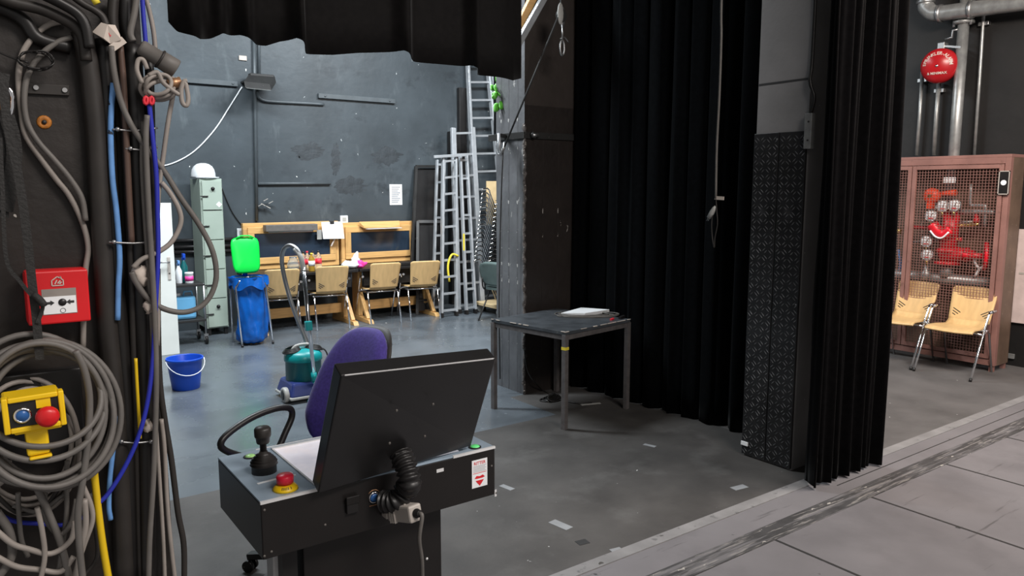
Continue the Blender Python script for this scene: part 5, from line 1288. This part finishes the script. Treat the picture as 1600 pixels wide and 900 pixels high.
tag(b.build('paper_sheets', M_white), 'white sheets of paper lying on the cable on the square black table', 'paper')
b = MB(); rnd = random.Random(8)
c0 = fl(915, 491, .755)
for k in range(6):
    rx, ry = .265-.014*k, .15-.012*k; fh = V(FW.x, FW.y, 0).normalized()
    b.tube([V(c0.x, c0.y, .755+.0045*(k % 3))+RT*(rx*math.cos(q)+.02*math.sin(2*q+k)+.01)+fh*(ry*math.sin(q)-.02+.012*math.sin(3*q+k)) for q in np.linspace(0, 6.283, 21)[:-1]], .0042, 6, closed=True, smooth=2)
b.tube([V(c0.x-.2, c0.y, .756), V(c0.x-.25, c0.y+.06, .756), V(c0.x-.18, c0.y+.12, .756), V(c0.x-.1, c0.y+.1, .756)], .0042, 6, smooth=5)
t = thing('black_cable_coil', 'black cable coil under the paper on the square table', 'cable', V(c0.x, c0.y, .75))
b.build('loops', M_cable, t)
p = fl(957, 499, .757); MB().bar(p+V(-.02, 0, 0), p+V(.02, .01, .004), .016, .012).build('red_plug', M_redlabel, t)
MB().bar(fl(968, 497, .76), fl(975, 494, .76), .02, .018).build('black_plug', M_blackpl, t)
# cables below the table
b = MB(); c0 = fl(862, 625)
for k in range(6):
    rx, ry = .10-.008*k, .07-.006*k
    b.tube([V(c0.x+rx*math.cos(q)+.015*math.sin(2*q+k), c0.y+ry*math.sin(q+.3*k), .006+.008*k) for q in np.linspace(0, 6.283, 15)[:-1]], .006, 6, closed=True, smooth=2)
tag(b.build('cable_heap', M_cabledk), 'small heap of black cable on the floor behind the table leg', 'cable')
b = MB().tube([aY(819, 545, 5.18), aY(824, 578, 5.17), aY(835, 597, 5.12), fl(850, 611, .006), fl(868, 622, .006), fl(900, 630, .006), fl(925, 629, .006)], .006, 6, smooth=6)
tag(b.build('floor_cable', M_cabledk), 'black cable running from the column foot along the floor under the table', 'cable')
a = fl(908, 633); c = fl(938, 630)
tag(MB().bar(a+V(0, 0, .002), c+V(0, 0, .002), .03, .003).build('tape_strip', M_ltgrey), 'pale tape strip on the floor under the table at the drape', 'tape')
# loose floor tape
for (x0, y0, x1, y1, w_, m, lab) in ((862, 814, 890, 826, .055, M_tape, 'grey tape strip on the dark floor, the largest piece between console and edge strip'), (783, 758, 801, 765, .04, M_tape, 'grey tape piece on the dark floor beside the console sticker'), (1145, 764, 1165, 759, .05, M_tape, 'grey tape piece on the dark floor in front of the tread plates'), (902, 849, 918, 845, .05, M_tapedark, 'black tape piece on the dark floor near the largest grey strip'), (956, 862, 972, 858, .05, M_tape, 'grey tape piece touching the pale edge strip'), (1006, 694, 1024, 698, .035, M_tape, 'small grey tape piece on the dark floor in front of the drape')):
    a, c = fl(x0, y0, .001), fl(x1, y1, .001)
    tag(MB().bar(a, c, w_, .0015).build('floor_tape', m), lab, 'tape')
p = fl(1163, 690, .05)
tag(MB().box((4.165, 3.06, .075), (4.175, 3.112, .10)).build('corner_label', M_white), 'small white label low on the tread plate edge', 'label')

# hanging cable in front of the drape
HXp = 3.9
t = thing('hanging_cable', 'grey cable with a plug at its end hanging before the black drape', 'cable', aX(1116, 385, HXp))
topp = aX(1129, -60, HXp)
MB().tube([V(topp.x, topp.y, 5.55), topp, aX(1127, 60, HXp), aX(1124, 150, HXp), aX(1120, 230, HXp), aX(1118.5, 310, HXp)], .0075, 8, smooth=6).build('cord', M_cable, t)
MB().tube([aX(1118.5, 308, HXp), aX(1120, 330, HXp), aX(1121, 350, HXp), aX(1117, 372, HXp), aX(1116, 387, HXp), aX(1113, 370, HXp), aX(1112, 350, HXp), aX(1114, 330, HXp)], .004, 6, smooth=5).build('loop', M_cablemid, t)
p = aX(1117, 309, HXp); q = aX(1131, 310, HXp); MB().bar(p, q, .022, .006, (1, 0, 0)).build('paper_tag', M_cream, t)
p = aX(1118, 322, HXp); q = aX(1108, 340, HXp); dd = (q-p)
pl = MB().lathe([(.006, 0), (.014, .02), (.017, .05), (.016, dd.length)], p, dd, 12).build('plug', M_ltgrey, t)
for s in (-.006, .006): MB().cyl(q+V(0, s, 0), q+V(0, s, 0)+dd.normalized()*.025, .003, n=6).build('pin', M_steel, pl)

# ================================================================== RIGHT WALL: SPRINKLER STATION
XW = 8.6
CXF = 8.12
CY0, CY1, CZ0, CZ1 = 3.13, 4.98, .06, 2.13
t = thing('mesh_cabinet', 'red-brown steel cabinet with wire mesh doors around the red valve', 'cabinet', (CXF+.2, (CY0+CY1)/2, 0))
MB().box((CXF, CY0, CZ1-.03), (8.43, CY1, CZ1)).build('top_plate', M_rust, t, bevel=.003)
MB().box((CXF+.06, CY0, CZ0), (8.43, CY0+.025, CZ1-.03)).build('side_panel', M_brownside, t)
MB().box((CXF, CY0, CZ0), (CXF+.06, CY0+.05, CZ1-.03)).build('corner_post', M_rust, t, bevel=.003)
MB().box((CXF, CY1-.05, CZ0), (CXF+.06, CY1, CZ1-.03)).build('corner_post', M_rust, t, bevel=.003)
MB().box((CXF, CY0+.05, CZ0), (CXF+.05, CY1-.05, CZ0+.06)).build('bottom_rail', M_rust, t, bevel=.003)
MB().box((CXF, CY0+.05, CZ1-.09), (CXF+.05, CY1-.05, CZ1-.03)).build('top_rail', M_rust, t, bevel=.003)
MB().box((8.425, CY0, CZ0), (8.435, CY1, CZ1-.03)).build('back_panel', M_brownside, t)
for x in (CXF+.03, 8.4):
    for y in (CY0+.03, CY1-.03): MB().box((x-.02, y-.02, 0), (x+.02, y+.02, CZ0)).build('foot', M_rust, t)
def mdoor(y0, y1):
    z0, z1 = CZ0+.07, CZ1-.095; d = MB(); f = .04
    d.box((CXF-.012, y0, z0), (CXF+.02, y0+f, z1)).box((CXF-.012, y1-f, z0), (CXF+.02, y1, z1)).box((CXF-.012, y0+f, z0), (CXF+.02, y1-f, z0+f)).box((CXF-.012, y0+f, z1-f), (CXF+.02, y1-f, z1))
    o = d.build('door', M_rust, t, bevel=.002)
    w = MB(); s = .0285
    n = int((y1-y0-2*f)/s)
    for k in range(1, n): w.box((CXF+.004, y0+f+k*(y1-y0-2*f)/n-.0021, z0+f), (CXF+.008, y0+f+k*(y1-y0-2*f)/n+.0021, z1-f))
    n = int((z1-z0-2*f)/s)
    for k in range(1, n): w.box((CXF+.001, y0+f, z0+f+k*(z1-z0-2*f)/n-.0021), (CXF+.004, y1-f, z0+f+k*(z1-z0-2*f)/n+.0021))
    w.build('wire_mesh', M_rust, o)
    return o
ym = aX(1424, 300, CXF).y
dr = mdoor(CY0+.055, ym-.004); mdoor(ym+.004, CY1-.055)
a, c = aX(1562, 267, CXF-.02), aX(1576, 304, CXF-.02)
lp = MB().box((CXF-.03, min(a.y, c.y), c.z), (CXF-.012, max(a.y, c.y), a.z)).build('lock_plate', M_blackpl, dr, bevel=.003)
cc = (a+c)/2
r = MB()
y0_, y1_ = min(a.y, c.y), max(a.y, c.y)
for lo, hi in (((y0_, c.z), (y0_+.008, a.z)), ((y1_-.008, c.z), (y1_, a.z)), ((y0_, a.z-.008), (y1_, a.z)), ((y0_, c.z), (y1_, c.z+.008))): r.box((CXF-.032, lo[0], lo[1]), (CXF-.03, hi[0], hi[1]))
MB().cyl((CXF-.036, cc.y, cc.z), (CXF-.03, cc.y, cc.z), .025, n=14).build('lock', M_whitepl, t)
r.build('plate_rim', M_beigepl, t)
a, c = aX(1475, 277, CXF+.02), aX(1493, 285.5, CXF+.02)
MB().box((CXF+.016, min(a.y, c.y), c.z), (CXF+.02, max(a.y, c.y), a.z)).build('sign', M_white, dr)

# wet-alarm valve set inside the cabinet
XV = 8.27
def RX(x, y, d=0): return aX(x, y, XV+d)
t = thing('alarm_valve', 'red sprinkler alarm valve with small pipes inside the mesh cabinet', 'valve', (XV, RX(1478, 410).y, .9))
c0 = RX(1482, 360)
MB().cyl(RX(1488, 328), RX(1480, 400), .075, .085, 20).build('body', M_valvered, t)
MB().lathe([(.13, 0), (.13, .03), (.08, .035)], RX(1480, 413), (0, 0, 1), 22).build('base_flange', M_valvered, t)
MB().lathe([(.09, -.02), (.11, -.015), (.11, .02), (.08, .03)], RX(1481, 392), (0, 0, 1), 22).build('middle_flange', M_valvered, t)
MB().cyl(RX(1474, 396), RX(1522, 399), .10, .05, 20).build('side_branch', M_valvered, t)
MB().lathe([(.05, 0), (.075, .005), (.075, .03), (.05, .035)], RX(1508, 398), RX(1522, 399)-RX(1474, 396), 18).build('branch_flange', M_valvered, t)
q = [RX(x, y, -.1) for x, y in ((1457, 351), (1466, 362), (1476, 366), (1488, 358))]
MB().tube(q, .06, 12, smooth=5).build('clapper_housing', M_valvered, t)
MB().tube([v+V(-.06, 0, -.015) for v in (RX(1458, 358, -.1), RX(1466, 367, -.1), RX(1476, 369, -.1), RX(1487, 360, -.1))], .009, 8, smooth=5).build('white_band', M_whitepl, t)
MB().tube([RX(1428, 355), RX(1448, 356), RX(1462, 356)], .018, 8).build('test_lever', M_valvered, t)
MB().cyl(RX(1466, 303), RX(1494, 301), .025, .035, 12).build('orange_plate', M_orangered, t)
for pts, r_, m, nm in (([(1499, 331), (1530, 331), (1556, 332)], .028, M_galv, 'silver_pipe'), ([(1517, 288), (1516.5, 318), (1520, 321), (1537, 321), (1540, 325), (1539, 355)], .016, M_galv, 'silver_pipe'), ([(1494, 353), (1510, 352), (1530, 350)], .018, M_brass, 'brass_pipe'), ([(1496, 348), (1520, 346)], .012, M_galv, 'silver_pipe'), ([(1441, 365), (1441, 347), (1456, 347)], .008, M_beigepl, 'capillary_pipe'), ([(1462, 322), (1460, 330), (1456, 337)], .008, M_beigepl, 'capillary_pipe'), ([(1470, 340), (1476, 345), (1474, 352), (1484, 351)], .014, M_galv, 'fitting'), ([(1420, 378), (1470, 376)], .012, M_galv, 'silver_pipe'), ([(1488, 374), (1500, 374)], .012, M_brass, 'brass_pipe')):
    MB().tube([RX(*p) for p in pts], r_, 8, smooth=3).build(nm, m, t)
MB().tube([RX(1526, 334), RX(1525, 346)], .018, 8).build('red_lever', M_valvered, t); MB().cyl(RX(1522, 344), RX(1530, 344), .025, n=10).build('red_cap', M_valvered, t)
MB().cyl(RX(1498, 374), RX(1503, 374), .022, n=10).build('red_cap', M_valvered, t)
for pts in ([(1521, 399), (1525, 414), (1530, 420), (1523, 432)], [(1538, 416), (1530, 420)]): MB().tube([RX(*p, -.05) for p in pts], .013, 7, smooth=3).build('white_lever', M_whitepl, t)
wc = RX(1540, 400, -.05)
t = thing('hand_wheel', 'red handwheel valve at the right inside the mesh cabinet', 'valve wheel', wc)
wn = V(-.45, .9, 0).normalized(); wa = wn.cross(V(0, 0, 1)); P = [wc+wa*.095*math.cos(q)+V(0, 0, .125*math.sin(q)) for q in np.linspace(0, 6.283, 25)[:-1]]
MB().tube(P, .02, 8, closed=True).build('rim', M_valvered, t)
for k in (0, 8, 16): MB().cyl(wc, P[k], .012, n=8).build('spoke', M_valvered, t)
MB().cyl(wc-wn*.03, wc+wn*.2, .03, n=12).build('stem', M_valvered, t)
gd = (CAM-V(XV, 3.9, 1.2)); gd.z = 0; gd = V(-1, -.12, 0).normalized(); ga = V(0, 0, 1).cross(gd)
for k, (x, y, r_, lab) in enumerate(((1454.5, 337, .062, 'white pressure gauge left of the red valve, below the round orange gong'), (1473, 322, .062, 'white pressure gauge above the red valve, left of a pair'), (1491, 321, .064, 'white pressure gauge above the red valve, right of a pair'), (1447.5, 377, .062, 'white pressure gauge left of the red valve flange, above another'), (1448.5, 398, .062, 'white pressure gauge at the lower left of the red valve, lowest of five'))):
    p = RX(x, y, -.12)
    g = thing('pressure_gauge', lab, 'gauge', p, 'pressure gauges of the sprinkler valve')
    MB().lathe([(r_*.9, -.04), (r_, -.03), (r_, .006), (r_*.9, .008), (r_*.9, .002)], p, gd, 24).build('case', M_steel, g)
    di = MB().lathe([(r_*.9, .001), (r_*.9, .003), (0, .0031)], p, gd, 24).build('dial', M_white, g)
    MB().bar(p+gd*.005-V(0, 0, r_*.2), p+gd*.005+ga*r_*.35+V(0, 0, r_*.55), .006, .002, gd).build('needle', M_blackink, di)
    MB().bar(p+gd*.004+ga*-r_*.35-V(0, 0, r_*.45), p+gd*.004+ga*r_*.35-V(0, 0, r_*.45), .013, .002, gd).build('red_sector', M_redink, di)
    MB().cyl(p-V(0, 0, r_), p-V(0, 0, r_+.05)-gd*.02, .01, n=8).build('stem', M_brass, g)
p = RX(1455, 306, -.08)
t = thing('orange_gong', 'round orange-red switch housing at the top left inside the mesh cabinet', 'switch', p)
MB().lathe([(.075, -.05), (.082, -.04), (.082, .0), (.065, .025), (.03, .035), (0, .036)], p, gd, 24).build('housing', M_orangered, t)
MB().cyl(p+gd*.03, p+gd*.05, .018, n=12).build('knob', M_brass, t)
MB().box(p+V(-.03, -.03, -.14), p+V(.03, .03, -.07)).build('neck', M_orangered, t, bevel=.006)
hy0, hy1 = CY0+.06, CY1-.06
zp = RX(1478, 436).z
tag(MB().cyl((XV, hy0+.02, zp), (XV, hy1, zp), .055, n=20).build('insulated_pipe', M_galv), 'thick silver level pipe along the lower part of the mesh cabinet', 'pipe')
tag(MB().cyl(RX(1478, 434), RX(1480, 414), .065, n=20).build('valve_riser', M_galv), 'short silver pipe between the level pipe and the red valve base', 'pipe')
p = RX(1447, 425, -.05)
t = thing('water_filter', 'grey filter bowl below the lowest gauge in the mesh cabinet', 'filter', p)
MB().lathe([(.0, -.09), (.04, -.085), (.055, -.05), (.055, -.01), (.03, .02), (.018, .1)], p, n=16).build('bowl', M_galv, t)
p = RX(1405, 424)
for x0, y0, x1, y1, m, lab in ((1404, 390, 1405, 428, M_cableblue, 'blue hose standing in the left part of the mesh cabinet'),): tag(MB().tube([RX(x0, y0), RX(1407, 410), RX(x1, y1)], .014, 8, smooth=4).build('hose', m), lab, 'hose')
p = RX(1400, 361); tag(MB().tube([RX(1395, 360), RX(1403, 361), RX(1408, 361)], .03, 10).build('brass_fitting', M_brass), 'brass fitting in the left part of the mesh cabinet', 'fitting')

# pipes above the cabinet
def wpipe(lab, pts, X, r, m, name='pipe', sm=0):
    t = thing(name, lab, 'pipe', aX(pts[-1][0], pts[-1][1], X))
    P = [aX(x, y, X) for x, y in pts]
    MB().tube(P, r, 16, smooth=sm).build('tube', m, t)
    return t, P
t, P = wpipe('big silver pipe with an elbow along the top of the black wall', [(1447, -60), (1446.5, 2), (1448, 12), (1454, 18), (1464, 21), (1500, 17), (1620, 1), (1900, -34), (2600, -116)], 8.36, .078, M_galv, sm=5)
for x, y in ((1469, 21), (1518, 14.5)):
    p = aX(x, y, 8.36); dx = (aX(x+5, y-.7, 8.36)-p).normalized(); MB().lathe([(.079, -.02), (.09, -.018), (.09, .018), (.079, .02)], p, dx, 20).build('coupling', M_steel, t)
p = aX(1446.5, 3, 8.36); MB().lathe([(.079, -.02), (.09, -.018), (.09, .018), (.079, .02)], p, n=20).build('coupling', M_steel, t)
p = aX(1520, 5, 8.36); MB().tube([p+V(0, 0, .0), p+V(0, 0, .9), p+V(0, 0, 1.7)], .02, 8).build('hanger', M_steel, t)
p = aX(1506, 33, 8.44)
t = thing('riser_pipe', 'vertical silver riser pipe from the mesh cabinet up past the red bell', 'pipe', V(8.44, p.y, 1.1))
zt = p.z
MB().cyl((8.44, p.y, 1.35), (8.44, p.y, zt+.1), .053, n=20).build('tube', M_galv, t)
MB().cyl((8.44, p.y, zt+.1), (8.44, p.y, zt+.9), .05, n=20).build('upper_tube', M_galv, t)
MB().lathe([(.055, -.03), (.10, -.025), (.10, .0), (.055, .005)], (8.44, p.y, zt), n=22).build('flange', M_galv, t)
for s in (-1, 1): MB().cyl((8.41, p.y+s*.082, zt-.05), (8.41, p.y+s*.082, zt+.03), .014, n=8).build('flange_bolt', M_steel, t)
for pts, r_, lab in (([(1441, 112), (1437, 180), (1432, 243)], .018, 'thin silver conduit rising left of the red bell'), ([(1467, 128), (1463, 180), (1459, 243)], .022, 'silver conduit straight below the red bell'), ([(1538, -20), (1537, 22), (1530, 130), (1522, 243)], .016, 'thin silver conduit right of the riser pipe')):
    t, P = wpipe(lab, pts, 8.54, r_, M_galv, 'conduit')
    q = P[0] if r_ != .016 else P[1]
    b = MB().box((8.545, q.y-.05, q.z-.11), (8.6, q.y+.05, q.z-.07)); b.build('clip', M_steel, t, bevel=.004)
# bell
p = aX(1467, 103, 8.36)
t = thing('alarm_bell', 'red sprinkler alarm bell with white lettering high on the black wall', 'bell', p)
bd = V(-1, -.22, -.10).normalized(); br = .178
ba = V(0, 0, 1).cross(bd).normalized(); bu = bd.cross(ba).normalized()
dome = MB().lathe([(br*.97, -.07), (br, -.06), (br, -.02), (br*.985, .0), (br*.93, .022), (br*.8, .045), (br*.6, .066), (br*.35, .08), (.02, .086), (0, .086)], p, bd, 40).build('dome', M_bellred, t)
MB().cyl(p-bd*.09, p-bd*.06, br*.5, n=20).build('back_box', M_blackpl, t)
MB().lathe([(.014, .084), (.012, .094), (0, .095)], p, bd, 12).build('centre_nut', M_chrome, t)
def dz(r): return float(np.interp(r/br, [0, .1, .35, .6, .8, .93, .985], [.086, .086, .08, .066, .045, .022, .0]))
b = MB(); word = 'SPRINKLER-ALARM'; n = len(word); R0 = br*.70
for k, chh in enumerate(word):
    a0 = math.radians(lerp(172, 8, k/(n-1)))
    def F(x, y):
        rr = R0+y; ang = a0-x/R0; return p+ba*(rr*math.cos(ang))+bu*(rr*math.sin(ang))+bd*(dz(rr)+.002)
    b.text(chh, .046, F, bold=True)
def F2(x, y): rr = math.hypot(x, y-.062); return p+ba*x+bu*(y-.075)+bd*(dz(rr)+.003)
b.text('& MINIMAX', .036, F2, bold=True)
b.build('lettering', M_cream, dome)
hb = p+V(.05, 0, .19)
MB().bar(hb+V(0, .02, .02), aX(1502, 74, 8.40), .03, .02).build('support_arm', M_steel, t)
MB().box(hb+V(-.03, -.03, -.02), hb+V(.06, .04, .05)).build('clamp', M_steel, t, bevel=.004)
MB().tube([hb+V(0, -.02, .08), hb+V(0, -.09, .09), hb+V(0, -.09, .16), hb+V(0, -.14, .16)], .012, 6).build('bent_bracket', M_steel, t)
# board and little fittings at the right edge
a, c = aX(1590, 358, 8.57), aX(1591, 505, 8.57)
t = thing('pale_board', 'pale pinkish board on the black wall at the photo edge beside the mesh cabinet', 'board', (8.58, a.y-.4, c.z))
MB().box((8.57, a.y-.85, c.z), (8.5985, a.y, a.z)).build('panel', M_poster, t, bevel=.003)
MB().box((8.566, a.y-.8, a.z-.45), (8.571, a.y-.05, a.z-.43)).build('crease', M_beigepl, t)
for (x, y, lab) in ((1581, 411, 'small metal bracket on the black wall beside the middle of the mesh cabinet'), (1576, 556, 'small metal bracket on the black wall beside the foot of the mesh cabinet'), (1597, 258, 'small pale bracket on the black wall above the pale board')):
    q = aX(x, y, 8.58); b = MB().box((8.575, q.y-.05, q.z-.025), (8.6, q.y+.05, q.z+.025)).box((8.55, q.y+.02, q.z-.02), (8.58, q.y+.035, q.z+.02))
    tag(b.build('wall_bracket', M_galv, bevel=.003), lab, 'bracket')
